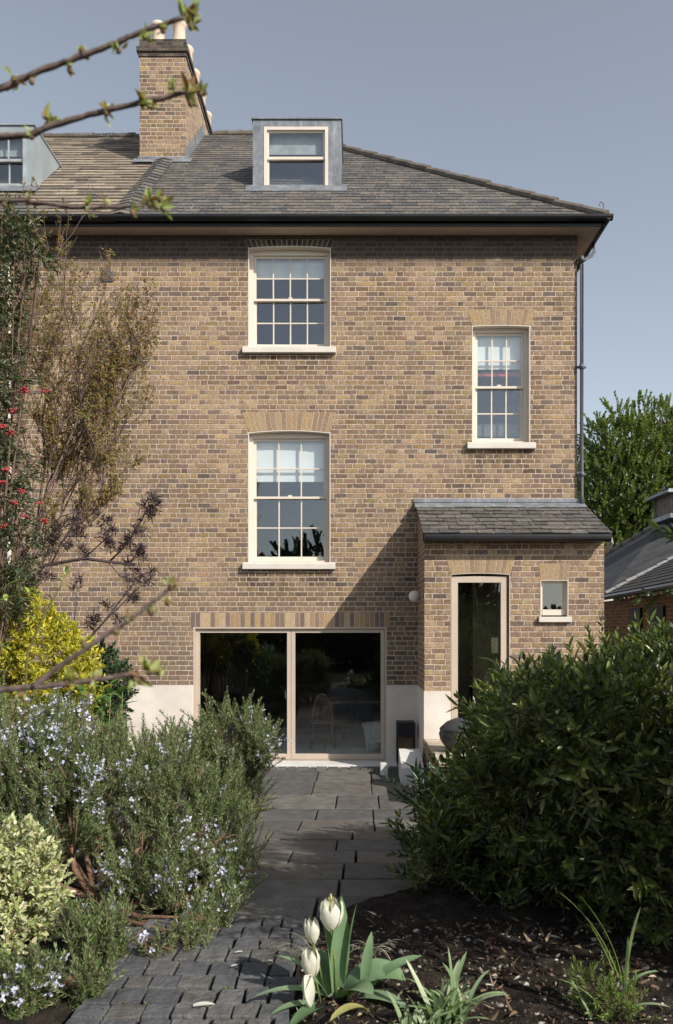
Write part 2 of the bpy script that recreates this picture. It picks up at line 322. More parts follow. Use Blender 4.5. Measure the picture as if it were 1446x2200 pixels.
# door hole in the plinth
m = MB(); m.box(PX+.001, D1[0], 11.985, 12.3, -.1, PLZ-.002); m.build('plinth', RENDER, house, False, .004); m = MB(); m.box(D1[1], .955, 11.985, 12.3, -.1, PLZ-.002); m.build('plinth', RENDER, house, False, .004)
m = MB(); m.box(WR-.3, WR-.002, 12.3, 20.4, -.1, WT); m.box(PX, WR, 20.4, 20.7, -.1, WT); m.prism([(PX+.001, 12.3, -.1), (PX+.001, 20.4, -.1), (PX+.001, 20.4, rz(11.9)), (PX+.001, 16.2, rz(16.1)), (PX+.001, 12.3, rz(12.2))], (.1, 0, 0)); m.build('side_wall', BRICK2, house)
m = MB(); m.box(PX+.1, WR-.3, 12.31, 20.39, 2.3, 2.55); m.box(PX+.1, WR-.3, 12.31, 20.39, 5.05, 5.25); m.box(PX+.1, WR-.3, 12.31, 20.39, 7.7, 7.9)
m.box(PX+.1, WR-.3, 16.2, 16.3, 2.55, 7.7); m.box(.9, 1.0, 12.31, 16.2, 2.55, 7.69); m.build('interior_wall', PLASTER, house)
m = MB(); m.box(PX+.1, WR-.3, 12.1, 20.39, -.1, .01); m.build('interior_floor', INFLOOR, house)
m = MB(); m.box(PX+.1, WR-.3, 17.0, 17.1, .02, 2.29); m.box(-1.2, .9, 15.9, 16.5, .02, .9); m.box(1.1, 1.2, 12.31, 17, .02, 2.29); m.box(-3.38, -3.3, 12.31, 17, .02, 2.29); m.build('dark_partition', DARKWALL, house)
# arches
def lintel(xc, hw, zb, rise, ht, splay, n, Y, mat, name='arch'):
    m = MB(); zt = zb+ht
    for i in range(n):
        a, b = -1+2*i/n, -1+2*(i+1)/n; g = .0055/hw
        a += g; b -= g
        zf = lambda t: zb+rise*(1-t*t)
        P = [(xc+a*hw, zf(a)), (xc+b*hw, zf(b)), (xc+b*(hw+splay), zt), (xc+a*(hw+splay), zt)]
        m.hexa([(p[0], Y-.004, p[1]) for p in P], [(p[0], Y+.1, p[1]) for p in P])
    o = m.build(name, mat, house)
    m = MB(); K = 12; pts = [(xc+(-1+2*k/K)*hw, zb+rise*(1-(-1+2*k/K)**2)+.002) for k in range(K+1)]+[(xc+hw+splay, zt+.004), (xc-hw-splay, zt+.004)]
    m.prism([(p[0], Y-.001, p[1]) for p in pts], (0, .09, 0)); m.build('mortar_bed', MORT, o)
    return o
lintel((W2[0]+W2[1])/2, (W2[1]-W2[0])/2, W2[3]-.035, .035, .30, .09, 17, 12, VOUS)
lintel((W1[0]+W1[1])/2, (W1[1]-W1[0])/2, W1[3]-.03, .03, .12, .05, 17, 12, islandmat('eave_shaded_arch_brick', [(0, (.06,.05,.045)), (.3, (.09,.07,.055)), (.6, (.05,.043,.04)), (.8, (.11,.085,.065))], .9, .15, .003))  # arch bricks coloured dark to stand in for shade under the eaves
lintel((W3[0]+W3[1])/2, (W3[1]-W3[0])/2, W3[3]-.012, .012, .24, .08, 12, 12, VOUS)
lintel((D1[0]+D1[1])/2, (D1[1]-D1[0])/2+.04, D1[3], 0, .215, .0, 40, 12, SOLD)
def sash(W, Y, cols, rt, rb, blind, arch=.03, zm=None, parent=house, lab=None, rec=.11, fw=.055, sill=True, red=False, frame_mat=None):
    x0, x1, z0, z1 = W; cm = frame_mat or CREAM; zm = zm if zm else (z0+z1)/2
    wn = bpy.data.objects.new('sash_window', None); COL.objects.link(wn); wn.parent = parent; wn.location = Vector(((x0+x1)/2, Y, z0))-parent.location
    if lab: wn['label'] = lab
    m = MB(); lt = .012
    m.box(x0, x0+lt, Y-.004, Y+rec+.1, z0, z1); m.box(x1-lt, x1, Y-.004, Y+rec+.1, z0, z1)
    # head (curved soffit strip) 
    K = 10; xc = (x0+x1)/2; hw = (x1-x0)/2-lt
    for k in range(K):
        a, b = -1+2*k/K, -1+2*(k+1)/K; za, zb = z1-arch*a*a, z1-arch*b*b
        m.hexa([(xc+a*hw, Y-.004, za-.014), (xc+b*hw, Y-.004, zb-.014), (xc+b*hw, Y+rec+.1, zb-.014), (xc+a*hw, Y+rec+.1, za-.014)],
               [(xc+a*hw, Y-.004, za-.002), (xc+b*hw, Y-.004, zb-.002), (xc+b*hw, Y+rec+.1, zb-.002), (xc+a*hw, Y+rec+.1, za-.002)])
    zt = z1-arch-.014
    a, b = x0+lt, x1-lt
    m.box(a, a+fw, Y+rec, Y+rec+.10, z0+.03, zt+arch); m.box(b-fw, b, Y+rec, Y+rec+.10, z0+.03, zt+arch); m.box(a+fw, b-fw, Y+rec, Y+rec+.10, zt-.05, zt+arch)
    m.box(a, b, Y+rec-.04, Y+rec+.12, z0-.0, z0+.03)
    m.build('frame', cm, wn)
    sa, sb = a+fw+.001, b-fw-.001; top = zt-.051; st = .04
    for nm, za, zb_, yy, rws in (('upper_sash', zm-.01, top, Y+rec+.035, rt), ('lower_sash', z0+.031, zm+.025, Y+rec+.075, rb)):
        m = MB(); d = .033; br = .07 if nm[0] == 'l' else .035; tr = .035 if nm[0] == 'l' else .035
        m.box(sa, sa+st, yy, yy+d, za, zb_); m.box(sb-st, sb, yy, yy+d, za, zb_); m.box(sa+st, sb-st, yy, yy+d, za, za+br); m.box(sa+st, sb-st, yy, yy+d, zb_-tr, zb_)
        ga, gb, gc, gd = sa+st, sb-st, za+br, zb_-tr
        for c in range(1, cols): xx = ga+(gb-ga)*c/cols; m.box(xx-.009, xx+.009, yy+.002, yy+d-.002, gc, gd)
        for r in range(1, rws):
            zz = gc+(gd-gc)*r/rws
            for c in range(cols):
                u0, u1 = ga+(gb-ga)*c/cols+(.009 if c else 0), ga+(gb-ga)*(c+1)/cols-(.009 if c < cols-1 else 0); m.box(u0, u1, yy+.003, yy+d-.003, zz-.009, zz+.009)
        m.build(nm, cm, wn)
        m = MB(); m.box(ga-.004, gb+.004, yy+.014, yy+.0145, gc-.004, gd+.004); m.build('pane', GLASS, wn)
    m = MB(); m.box((sa+sb)/2-.03, (sa+sb)/2+.03, Y+rec+.045, Y+rec+.072, zm+.0255, zm+.05); m.build('sash_lock', cm, wn)
    if blind:
        m = MB(); m.box(a+.01, b-.01, Y+rec+.115, Y+rec+.118, zt-blind, zt); m.build('blind', BLIND, wn)
    if red:
        m = MB(); m.box(a+.02, b-.02, Y+rec+.17, Y+rec+.18, zt-blind-.09, zt-blind-.03); m.build('blind_hem', simple('red_hem', (.5,.1,.08), .7), wn)
    if sill:
        m = MB(); m.hexa([(x0-.08, Y-.075, z0-.11), (x1+.075, Y-.075, z0-.11), (x1+.075, Y+.002, z0-.11), (x0-.08, Y+.002, z0-.11)],
                         [(x0-.08, Y-.075, z0-.022), (x1+.075, Y-.075, z0-.022), (x1+.075, Y+.002, z0-.001), (x0-.08, Y+.002, z0-.001)])
        m.box(x0+.001, x1-.001, Y+.002, Y+rec+.05, z0-.003, z0+.004) if False else None
        m.build('sill', SILL, wn, False, .008)
    return wn
sash(W1, 12, 4, 2, 2, .36, .03, wz(637), lab='upper sash window of sixteen panes with a short pale blind')
sash(W2, 12, 3, 2, 2, .70, .035, wz(1067), lab='middle sash window of twelve panes above the glass doors, blind half down')
sash(W3, 12, 3, 2, 2, .58, .012, wz(827), lab='narrow sash window over the porch roof with a red edged blind', red=True)
m = MB(); m.box(W3[0]+.05, W3[1]-.05, 12.6, 12.62, wz(917), wz(897)); m.build('shelf', BLIND, house)
# glass doors
gd = bpy.data.objects.new('glass_doors', None); COL.objects.link(gd); gd.parent = house; gd.location = (wx(623), 0, .02)
a, b, c, d = D1; m = MB(); m.box(a, a+.03, 11.996, 12.14, c, d); m.box(b-.03, b, 11.996, 12.14, c, d); m.box(a+.03, b-.03, 11.996, 12.14, d-.025, d-.001); m.box(a+.03, b-.03, 12.02, 12.16, c, c+.03)
m.build('frame', DCREAM, gd)
mid = wx(625)
for u0, u1 in ((a+.033, mid-.003), (mid+.003, b-.033)):
    m = MB(); e = .058; m.box(u0, u0+e, 12.04, 12.10, c+.035, d-.03); m.box(u1-e, u1, 12.04, 12.10, c+.035, d-.03); m.box(u0+e, u1-e, 12.04, 12.10, d-.03-e, d-.03); m.box(u0+e, u1-e, 12.04, 12.10, c+.035, c+.035+e+.02)
    m.build('door_leaf', DCREAM, gd)
    m = MB(); m.box(u0+e-.005, u1-e+.005, 12.065, 12.071, c+.1, d-.035-e); m.build('pane', DGLASS, gd)
m = MB(); m.box(mid-.09, mid-.075, 12.015, 12.03, .98, 1.1); m.box(mid-.085, mid-.08, 12.03, 12.04, 1.0, 1.02); m.build('handle', simple('steel', (.5,.5,.5), .3, metal=1), gd)
# vent grille
m = MB(); x0, x1, z0, z1 = wx(216), wx(244), wz(605), wz(584); m.box(x0, x1, 11.985, 12.001, z0, z1)
for i in range(7): u = x0+(x1-x0)*(i+.5)/7; m.box(u-.006, u+.006, 11.978, 11.984, z0, z1)
m.build('vent_grille', PIPE, nb)
# eaves
def eaves(xa, xb, parent, right_return):
    m = MB(); m.box(xa, xb+(OV if right_return else 0), 12-OV+.02, 12.0, WT+.001, WT+.03)
    if right_return: m.box(xb, xb+OV, 12.0, 20.7, WT+.001, WT+.03)
    m.build('soffit', SOFF, parent)
    m = MB(); pr = []
    for k in range(9):
        t = math.pi*k/8; pr.append((12-OV-.06-.058*math.cos(t), GT-.012-.075*math.sin(t)))
    pts = [(xa, p[0], p[1]) for p in pr]; xe = xb+(OV+.12 if right_return else 0)
    m.prism(pts, (xe-xa, 0, 0)); m.box(xa, xe-.1 if right_return else xe, 12-OV, 12-OV+.018, WT-.012, GT-.01)
    if right_return:
        pts = [(xb+OV+.06+.058*math.cos(math.pi*k/8), 12-OV-.1, GT-.012-.075*math.sin(math.pi*k/8)) for k in range(9)]
        m.prism(pts, (0, 9.2, 0)); m.box(xb+OV-.018, xb+OV, 12-OV, 20.9, WT-.012, GT-.01)
    m.build('gutter', BLACK, parent)
eaves(PX+.08, WR, house, True); eaves(-10, PX+.078, nb, False)
# slates
def clip(poly, hp):
    out = []
    for i in range(len(poly)):
        a, b = poly[i], poly[(i+1) % len(poly)]; da, db = hp[0]*a[0]+hp[1]*a[1]-hp[2], hp[0]*b[0]+hp[1]*b[1]-hp[2]
        if da <= 0: out.append(a)
        if (da < 0 < db) or (db < 0 < da): t = da/(da-db); out.append((a[0]+t*(b[0]-a[0]), a[1]+t*(b[1]-a[1])))
    return out
def slates(P, sw, sh, t, mat, name, parent, jit=.004, gap=.004, under=True):
    P = [np.array(p, float) for p in P]; O = P[0]; U = P[1]-P[0]; U /= np.linalg.norm(U); N = np.cross(U, P[2]-P[0]); N /= np.linalg.norm(N); Vd = np.cross(N, U)
    if N[2] < 0: N = -N
    q = [(float((p-O)@U), float((p-O)@Vd)) for p in P]
    ar = sum(q[i][0]*q[(i+1) % len(q)][1]-q[(i+1) % len(q)][0]*q[i][1] for i in range(len(q)))
    hps = []
    for i in range(len(q)):
        a, b = q[i], q[(i+1) % len(q)]; dx, dy = b[0]-a[0], b[1]-a[1]; n = (dy, -dx) if ar > 0 else (-dy, dx); L = math.hypot(*n)+1e-9; n = (n[0]/L, n[1]/L); hps.append((n[0], n[1], n[0]*a[0]+n[1]*a[1]))
    us = [a[0] for a in q]; vs = [a[1] for a in q]; m = MB(); r = 0; v = min(vs)
    while v < max(vs):
        u = min(us)-(sw/2 if r % 2 else 0)-rr.uniform(0, .02)
        while u < max(us):
            wd = sw*rr.uniform(.93, 1.07); dv = rr.uniform(-jit, jit)*2; lift = t+rr.uniform(0, jit)
            rect = [(u+gap/2, v+dv), (u+wd-gap/2, v+dv+rr.uniform(-jit, jit)), (u+wd-gap/2, v+sh*1.25), (u+gap/2, v+sh*1.25)]
            for hp in hps:
                if len(rect) < 3: break
                rect = clip(rect, hp)
            if len(rect) >= 3:
                n = len(rect); top = [O+U*a+Vd*b+N*(lift*(1-(b-v)/(sh*1.25))+.002) for a, b in rect]; bot = [p-N*t*.8 for p in top]
                m.add(top+bot, [tuple(range(n))]+[(i, i+n, (i+1) % n+n, (i+1) % n) for i in range(n)])
            u += wd
        v += sh; r += 1
    o = m.build(name, mat, parent)
    if under:
        mu = MB(); mu.prism([tuple(p-N*.006) for p in P], tuple(-N*.03)); mu.build('underlay', BLACK, o)
    return o
EX = WR+OV+.06; EV = 12-OV-.05; EZ = GT+.0
RX = -1.45; RY = 16.2; RZ = rz(RY)
slates([(PX+.06, EV, rz(EV)), (EX, EV, rz(EV)), (RX, RY, RZ), (PX+.06, RY, RZ)], .22, .17, .009, SLATE, 'roof', house)
slates([(PX+.06, 2*RY-EV, rz(EV)), (EX, 2*RY-EV, rz(EV)), (RX, RY, RZ), (PX+.06, RY, RZ)][::-1], .4, .4, .013, SLATE, 'rear_roof', house)
slates([(EX, EV, rz(EV)), (EX, 2*RY-EV, rz(EV)), (RX, RY, RZ)], .4, .4, .013, SLATE, 'hip_roof', house)
slates([(-10, EV, rz(EV)-.03), (PX-.06, EV, rz(EV)-.03), (PX-.06, RY, RZ-.06), (-10, RY, RZ-.06)], .34, .2, .018, SLATE2, 'roof', nb, .008)
slates([(-10, 2*RY-EV, rz(EV)-.03), (PX-.06, 2*RY-EV, rz(EV)-.03), (PX-.06, RY, RZ-.06), (-10, RY, RZ-.06)][::-1], .4, .4, .018, SLATE2, 'rear_roof', nb)
# hip, ridge and party tiles
HIPT = simple('hip_tile', (.14,.12,.10), .85, 6, .3, .004); 
def capline(p0, p1, r, n, parent, name, mat):
    m = MB(); p0 = np.array(p0); p1 = np.array(p1)
    for i in range(n):
        a, b = p0+(p1-p0)*i/n, p0+(p1-p0)*(i+1.06)/n; j = rr.uniform(-.008, .008)
        m.tube([a+[0, 0, j+.012], b+[0, 0, j]], [r*1.05, r*.93], 10)
    m.build(name, mat, parent, False)
capline((EX-.02, EV+.02, rz(EV)+.03), (RX, RY, RZ+.03), .075, 17, house, 'hip_tiles', HIPT)
capline((RX, RY, RZ+.02), (PX+.6, RY, RZ+.02), .07, 5, house, 'ridge_tiles', HIPT)
capline((PX-.6, RY, RZ-.03), (-10, RY, RZ-.03), .06, 14, nb, 'ridge_tiles', SLATE)
# row of overlapping verge slates on the party line
m = MB(); nv = 20
for i in range(nv):
    y0 = EV+.02+i*(14.45-EV)/nv; y1 = y0+(14.45-EV)/nv*1.35; e = .03
    for sx in (-1, 1):
        xa = PX; xb = PX+sx*.17
        m.hexa([(xa, y0, rz(y0)+.055+e), (xb, y0, rz(y0)+.012+e), (xb, y1, rz(y1)+.012), (xa, y1, rz(y1)+.055)],
               [(xa, y0, rz(y0)+.07+e), (xb, y0, rz(y0)+.027+e), (xb, y1, rz(y1)+.02), (xa, y1, rz(y1)+.063)])
m.build('party_slates', SLATE, house)
# finial hook on hip corner
m = MB(); m.tube([(EX-.08, EV+.05, rz(EV)+.05), (EX-.05, EV+.05, rz(EV)+.2), (EX-.06, EV+.05, rz(EV)+.25), (EX-.1, EV+.05, rz(EV)+.27), (EX-.12, EV+.05, rz(EV)+.23), (EX-.1, EV+.05, rz(EV)+.2)], .007, 6); m.build('hip_iron', PIPE, house)
# chimney
ch = bpy.data.objects.new('chimney', None); COL.objects.link(ch); ch.parent = house; ch.location = (-3.53, 2.46, 10.8)
cx0, cx1, cy0, cy1 = wx(300, 14.46), wx(399, 14.46), 14.46, 17.94; Zc = lambda py: wz(py, 14.46)
m = MB(); m.box(cx0, cx1, cy0, cy1, 9.8, Zc(122)); m.build('stack', BRICK2, ch)
SOOT = brickmat('sooty_brick', mort=(.13,.115,.10), ramp=[(0, (.10,.085,.075)), (.3, (.075,.065,.06)), (.6, (.13,.105,.09)), (.85, (.16,.12,.10))], stain_shade=False)
m = MB(); m.box(cx0-.02, cx1+.02, cy0-.02, cy1+.02, Zc(121.9), Zc(113)); m.box(cx0-.05, cx1+.05, cy0-.05, cy1+.05, Zc(112.9), Zc(103)); m.box(cx0-.005, cx1+.005, cy0-.005, cy1+.005, Zc(102.9), Zc(84)); m.build('corbel', SOOT, ch)
FLA = simple('flaunching', (.3,.27,.24), .9, 6, .2, .003)
m = MB(); t = Zc(83.9); m.hexa([(cx0+.01, cy0+.01, t), (cx1-.01, cy0+.01, t), (cx1-.01, cy1-.01, t), (cx0+.01, cy1-.01, t)], [(cx0+.12, cy0+.12, t+.07), (cx1-.12, cy0+.12, t+.07), (cx1-.12, cy1-.12, t+.07), (cx0+.12, cy1-.12, t+.07)]); m.build('flaunching', FLA, ch)
zt = Zc(82)
for i in range(5):
    for sx, dh in ((.27, -.02), (.66, .02)):
        y = cy0+.3+i*.66; xx = cx0+sx; H = .5+dh
        m = MB(); m.lathe((xx, y, zt), [(.145, 0), (.14, .06), (.118, .1), (.112, H-.12), (.125, H-.1), (.135, H-.07), (.135, H-.03), (.118, H), (.09, H), (.085, H-.3)], 18); m.build('chimney_pot', POT, ch, True)
m = MB(); 
zb = rz(cy0)
m.box(cx0-.03, cx1+.03, cy0-.03, cy0-.004, zb-.02, zb+.06)
m.hexa([(cx0-.1, cy0-.16, rz(cy0-.16)+.03), (cx1+.12, cy0-.16, rz(cy0-.16)+.03), (cx1+.12, cy0, zb+.03), (cx0-.1, cy0, zb+.03)], [(cx0-.1, cy0-.16, rz(cy0-.16)+.045), (cx1+.12, cy0-.16, rz(cy0-.16)+.045), (cx1+.12, cy0, zb+.045), (cx0-.1, cy0, zb+.045)])
ns = 9
for i in range(ns):
    y0 = cy0+i*(RY-cy0)/ns; y1 = cy0+(i+1)*(RY-cy0)/ns
    m.box(cx1+.004, cx1+.02, y0, y1, rz(y0)-.02, rz(y0)+.28)
m.build('flashing', LEAD, ch)
# dormers
def dormer(xa, xb, Yf, zb, zt, parent, win, cols, pale=None, lab=None, fm=None):
    dm = bpy.data.objects.new('dormer', None); COL.objects.link(dm); dm.parent = parent; dm.location = Vector(((xa+xb)/2, Yf, zb))-parent.location
    if lab: dm['label'] = lab
    yb = 12-OV+(zt-GT)/SL; x0, x1, z0, z1 = win; L = pale or LEAD
    m = MB(); wall_holes(m, xa, xb, zb-.02, zt, Yf, .05, [win])
    for x in (xa, xb-.02):
        m.prism([(x, Yf+.05, rz(Yf+.05)-.03), (x, Yf+.05, zt), (x, yb, zt)], (.02, 0, 0))
    m.build('cheek', L, dm)
    m = MB(); m.box(xa-.02, xb+.02, Yf-.025, yb+.1, zt+.001, zt+.025); m.build('dormer_roof', L, dm)
    m = MB(); m.hexa([(xa-.1, Yf-.2, rz(Yf-.2)+.02), (xb+.1, Yf-.2, rz(Yf-.2)+.02), (xb+.1, Yf, rz(Yf)+.03), (xa-.1, Yf, rz(Yf)+.03)], [(xa-.1, Yf-.2, rz(Yf-.2)+.035), (xb+.1, Yf-.2, rz(Yf-.2)+.035), (xb+.1, Yf+.0, rz(Yf)+.05), (xa-.1, Yf+.0, rz(Yf)+.05)]); m.build('apron', LEAD, dm)
    m = MB(); cm = fm or CREAM; f = .05
    m.box(x0, x0+f, Yf-.012, Yf+.1, z0, z1); m.box(x1-f, x1, Yf-.012, Yf+.1, z0, z1); m.box(x0+f, x1-f, Yf-.012, Yf+.1, z1-f, z1); m.box(x0-.02, x1+.02, Yf-.03, Yf+.1, z0-.025, z0)
    m.build('window_frame', cm, dm)
    zm = z0+(z1-z0)*.5
    for nm, za, zc, yy in (('upper_sash', zm-.03, z1-f-.001, Yf+.02), ('lower_sash', z0+.001, zm+.005, Yf+.055)):
        m = MB(); s = .03; a, b = x0+f+.001, x1-f-.001; lo = .06 if nm[0] == 'l' else .045
        m.box(a, a+s, yy, yy+.03, za, zc); m.box(b-s, b, yy, yy+.03, za, zc); m.box(a+s, b-s, yy, yy+.03, za, za+lo); m.box(a+s, b-s, yy, yy+.03, zc-s, zc)
        for c in range(1, cols): xx = a+s+(b-a-2*s)*c/cols; m.box(xx-.01, xx+.01, yy+.002, yy+.028, za+lo, zc-s)
        m.build(nm, cm, dm); m = MB(); m.box(a+s-.003, b-s+.003, yy+.013, yy+.017, za+lo-.003, zc-s+.003); m.build('pane', GLASS, dm)
    m = MB(); m.box(x0+f, x1-f, Yf+.14, Yf+.145, zm+.12, z1-f); m.build('blind', simple('grey_blind', (.35,.37,.38), .8), dm)
    m = MB(); m.box(xa+.03, xb-.03, Yf+1.0, Yf+1.02, zb+.9, zt); m.build('inner_wall', PLASTER, dm)
    return dm
YD = 12.98; X = lambda p: wx(p, YD); Z = lambda p: wz(p, YD)
dormer(X(543), X(733), YD, Z(403), Z(257), house, (X(567), X(705), Z(401), Z(273)), 1, lab='lead clad dormer with a two pane sash')
PALE = simple('pale_zinc', (.30,.34,.36), .5, 3, .12, .002, .4, .2)
dormer(X(-110), X(73), YD, Z(403), Z(270), nb, (X(-80), X(56), Z(398), Z(285)), 4, PALE, 'pale zinc dormer with small panes', simple('grey_frame', (.33,.35,.36), .5))
# neighbour wall
m = MB(); wall_holes(m, -10, PX-.001, -.1, WT, 12, .3, []); m.box(-10, PX-.001, 20.4, 20.7, -.1, WT); m.box(-10.3, -10.001, 12, 20.7, -.1, WT); m.build('wall', BRICK, nb)
m = MB(); m.tube([(wx(24), 11.93, wz(560)), (wx(24), 11.93, wz(1300))], .03, 8); m.build('downpipe', CREAM, nb)
# downpipe of main house
m = MB(); X0 = WR+.055; p = [(WR+OV+.06, 12.35, GT-.09), (WR+OV+.06, 12.33, GT-.22), (WR+OV-.02, 12.2, GT-.34), (X0+.05, 11.99, GT-.5), (X0, 11.95, GT-.6), (X0, 11.95, wz(1065)), (X0, 11.93, wz(1085))]
m.tube(p, .028, 10)
for py in (560, 790, 1020): m.lathe((X0, 11.95, wz(py)), [(.036, -.04), (.036, .04)], 12); m.box(X0-.07, X0+.07, 11.96, 12.0, wz(py)-.015, wz(py)+.015)
m.build('downpipe', PIPE, house, True)
# porch (lean-to extension)
YE = 12/1.113; XL = wx(912, YE); XRr = wx(1298, YE); ez = lambda p: wz(p, YE); ex = lambda p: wx(p, YE)
ED = (ex(968), ex(1096), .56, ez(1230)); EW = (ex(1161), ex(1221), ez(1325), ez(1246)); ET = ez(1160)
m = MB(); wall_holes(m, XL, XRr, .0, ET, YE, .25, [ED, EW])
m.build('porch_wall', BRICK2, house)
for x in (XL, XRr-.25):
    m = MB(); m.prism([(x, YE+.25, 0), (x, 11.999, 0), (x, 11.999, 3.83), (x, YE+.25, 3.83-(12-YE-.25)*.40), ], (.25, 0, 0)); m.build('porch_side_wall', BRICK2, house)
m = MB(); m.box(XL-.008, ED[0]-.001, YE-.012, YE+.2, .54, 1.2); m.box(XL-.008, XL-.001, YE+.201, 11.984, .0, 1.2); m.build('porch_plinth', RENDER, house)
m = MB(); m.box(XL+.25, XRr-.25, YE+.25, 12, .5, .54); m.build('porch_floor', INFLOOR, house)
m = MB(); m.box(ED[0]+.42, XRr-.26, YE+.75, YE+.8, .55, 3.0); m.build('porch_partition', simple('olive_wall', (.16,.145,.10), .8), house)
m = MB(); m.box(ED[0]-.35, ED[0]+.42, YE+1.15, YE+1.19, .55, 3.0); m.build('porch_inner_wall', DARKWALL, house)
ZT = wz(1087)+.02; YV = YE-.2; ZV = wz(1147, YV)
slates([(wx(895)-.02, YV, ZV), (wx(1313, YV)+.02, YV, ZV), (wx(1250)+.03, 12, ZT), (wx(893), 12, ZT)][:], .25, .19, .014, SLATE3, 'porch_roof', house, .012, .009)
m = MB(); fa = ez(1168); m.box(XL-.03, wx(1308, YV), YV+.05, YV+.07, fa+.02, ZV-.012); m.box(XL-.03, wx(1308, YV), YV+.07, YE-.001, fa+.03, fa+.05)
m.tube([(XL-.02, YV-.005, ZV-.05), (wx(1312, YV), YV-.005, ZV-.05)], .052, 10); m.build('porch_gutter', BLACK, house)
m = MB(); m.hexa([(wx(890), 11.8, ZT-.07), (wx(1250)+.02, 11.8, ZT-.07), (wx(1250)+.02, 11.995, ZT+.015), (wx(890), 11.995, ZT+.015)], [(wx(890), 11.8, ZT-.05), (wx(1250)+.02, 11.8, ZT-.05), (wx(1250)+.02, 11.995, ZT+.035), (wx(890), 11.995, ZT+.035)]); m.box(wx(888), wx(1250), 11.975, 11.997, ZT+.036, ZT+.09)
m.build('porch_flashing', LEAD, house)
GPIPE = simple('light_grey_pipe', (.4,.4,.41), .5)
m = MB(); p = (XRr+.09, YE+.12, ez(1165)); m.tube([(p[0]-.02, p[1]-.14, p[2]+.06), (p[0]+.03, p[1]-.05, p[2]+.0), (p[0]+.0, p[1]+.1, p[2]-.10), (p[0]-.045, p[1]+.8, p[2]-.16), (p[0]-.05, p[1]+.9, p[2]-.3), (p[0]-.05, p[1]+.9, .3)], .034, 10); m.build('porch_downpipe', GPIPE, house, True)
lintel((ED[0]+ED[1])/2, (ED[1]-ED[0])/2, ED[3]-.02, .02, .25, .07, 12, YE, VOUS); lintel((EW[0]+EW[1])/2, (EW[1]-EW[0])/2, EW[3], .0, .22, .02, 6, YE, VOUS)
dr = bpy.data.objects.new('porch_door', None); COL.objects.link(dr); dr.parent = house; dr.location = Vector(((ED[0]+ED[1])/2, YE, .55))-house.location
a, b, c, d = ED; m = MB(); e = .085
m.box(a, a+.012, YE-.004, YE+.14, c, d-.03); m.box(b-.012, b, YE-.004, YE+.14, c, d-.03)
K = 10; hw = (b-a)/2; xc = (a+b)/2
for k in range(K):
    s0, s1 = -1+2*k/K, -1+2*(k+1)/K; z0, z1 = d-.02*s0*s0, d-.02*s1*s1
    m.hexa([(xc+s0*hw, YE-.004, z0-.014), (xc+s1*hw, YE-.004, z1-.014), (xc+s1*hw, YE+.14, z1-.014), (xc+s0*hw, YE+.14, z0-.014)], [(xc+s0*hw, YE-.004, z0-.002), (xc+s1*hw, YE-.004, z1-.002), (xc+s1*hw, YE+.14, z1-.002), (xc+s0*hw, YE+.14, z0-.002)])
m.box(a+.02, a+.02+e, YE+.03, YE+.1, c, d-.05); m.box(b-.035-e, b-.035, YE+.03, YE+.1, c, d-.05); m.box(a+.02+e, b-.035-e, YE+.03, YE+.1, d-.05-e, d-.05); m.box(a+.02+e, b-.035-e, YE+.03, YE+.1, c, c+.09)
m.build('door_leaf', DCREAM, dr); m = MB(); m.box(a+.1, b-.115, YE+.06, YE+.066, c+.085, d-.13); m.build('pane', DGLASS, dr)
# small porch window
a, b, c, d = EW; pw = bpy.data.objects.new('porch_window', None); COL.objects.link(pw); pw.parent = house; pw.location = Vector(((a+b)/2, YE, c))-house.location
m = MB(); m.box(a, a+.01, YE-.004, YE+.1, c, d); m.box(b-.01, b, YE-.004, YE+.1, c, d); m.box(a+.01, b-.01, YE-.004, YE+.1, d-.01, d-.001)
m.box(a+.01, a+.045, YE+.07, YE+.13, c+.02, d-.01); m.box(b-.045, b-.01, YE+.07, YE+.13, c+.02, d-.01); m.box(a+.045, b-.045, YE+.07, YE+.13, d-.045, d-.01); m.box(a+.045, b-.045, YE+.06, YE+.13, c+.02, c+.1); m.build('frame', CREAM, pw)
m = MB(); m.box(a+.04, b-.04, YE+.095, YE+.1, c+.09, d-.04); m.build('pane', GLASS, pw)
m = MB(); m.box(a-.03, b+.035, YE-.06, YE+.06, c-.075, c-.001); m.build('sill', SILL, pw, False, .006)
# ------------------------------------------------------------------ objects by the doors
la = thing('wall_lamp', at(890, 1281, 11.6), 'round white glass globe lamp on the side wall of the brick porch', 'lamp')
c = at(890, 1281, 11.6); m = MB(); m.lathe(c, [(.084*math.cos(t), .084*math.sin(t)) for t in np.linspace(-1.5, 1.5, 15)], 22); m.build('globe', simple('opal_glass', (.85,.78,.68), .25, 2, .02, 0, .5), la, True)
m = MB(); m.tube([(c[0]+.075, 11.6, c[2]+.03), (XL-.012, 11.6, c[2]+.045)], .035, 12); m.tube([(XL-.012, 11.6, c[2]+.045), (XL, 11.6, c[2]+.045)], .055, 14); m.build('bracket', simple('zinc_bracket', (.35,.35,.35), .4, metal=.6), la, True)
st = thing('garden_stool', (.76, 11.75, 0), 'low black box on thin dark legs against the white plinth, beside the porch', 'stool')
x0, x1 = wx(852, 11.75), wx(891, 11.75); zt = wz(1550, 11.75); zb = wz(1580, 11.75)
m = MB(); m.box(x0, x1, 11.62, 11.9, zb, zt); m.build('box', simple('black_metal', (.02,.02,.022), .5), st, False, .006)
for xx in (x0+.012, x1-.012):
    for yy in (11.63, 11.89): m = MB(); m.box(xx-.01, xx+.01, yy-.01, yy+.01, .035, zb-.001); m.build('leg', BLACK, st)
m = MB(); m.box(x0+.03, x1-.03, 11.7, 11.72, .25, zb-.005); m.build('panel', simple('old_wood', (.16,.11,.06), .8, 12, .3), st)
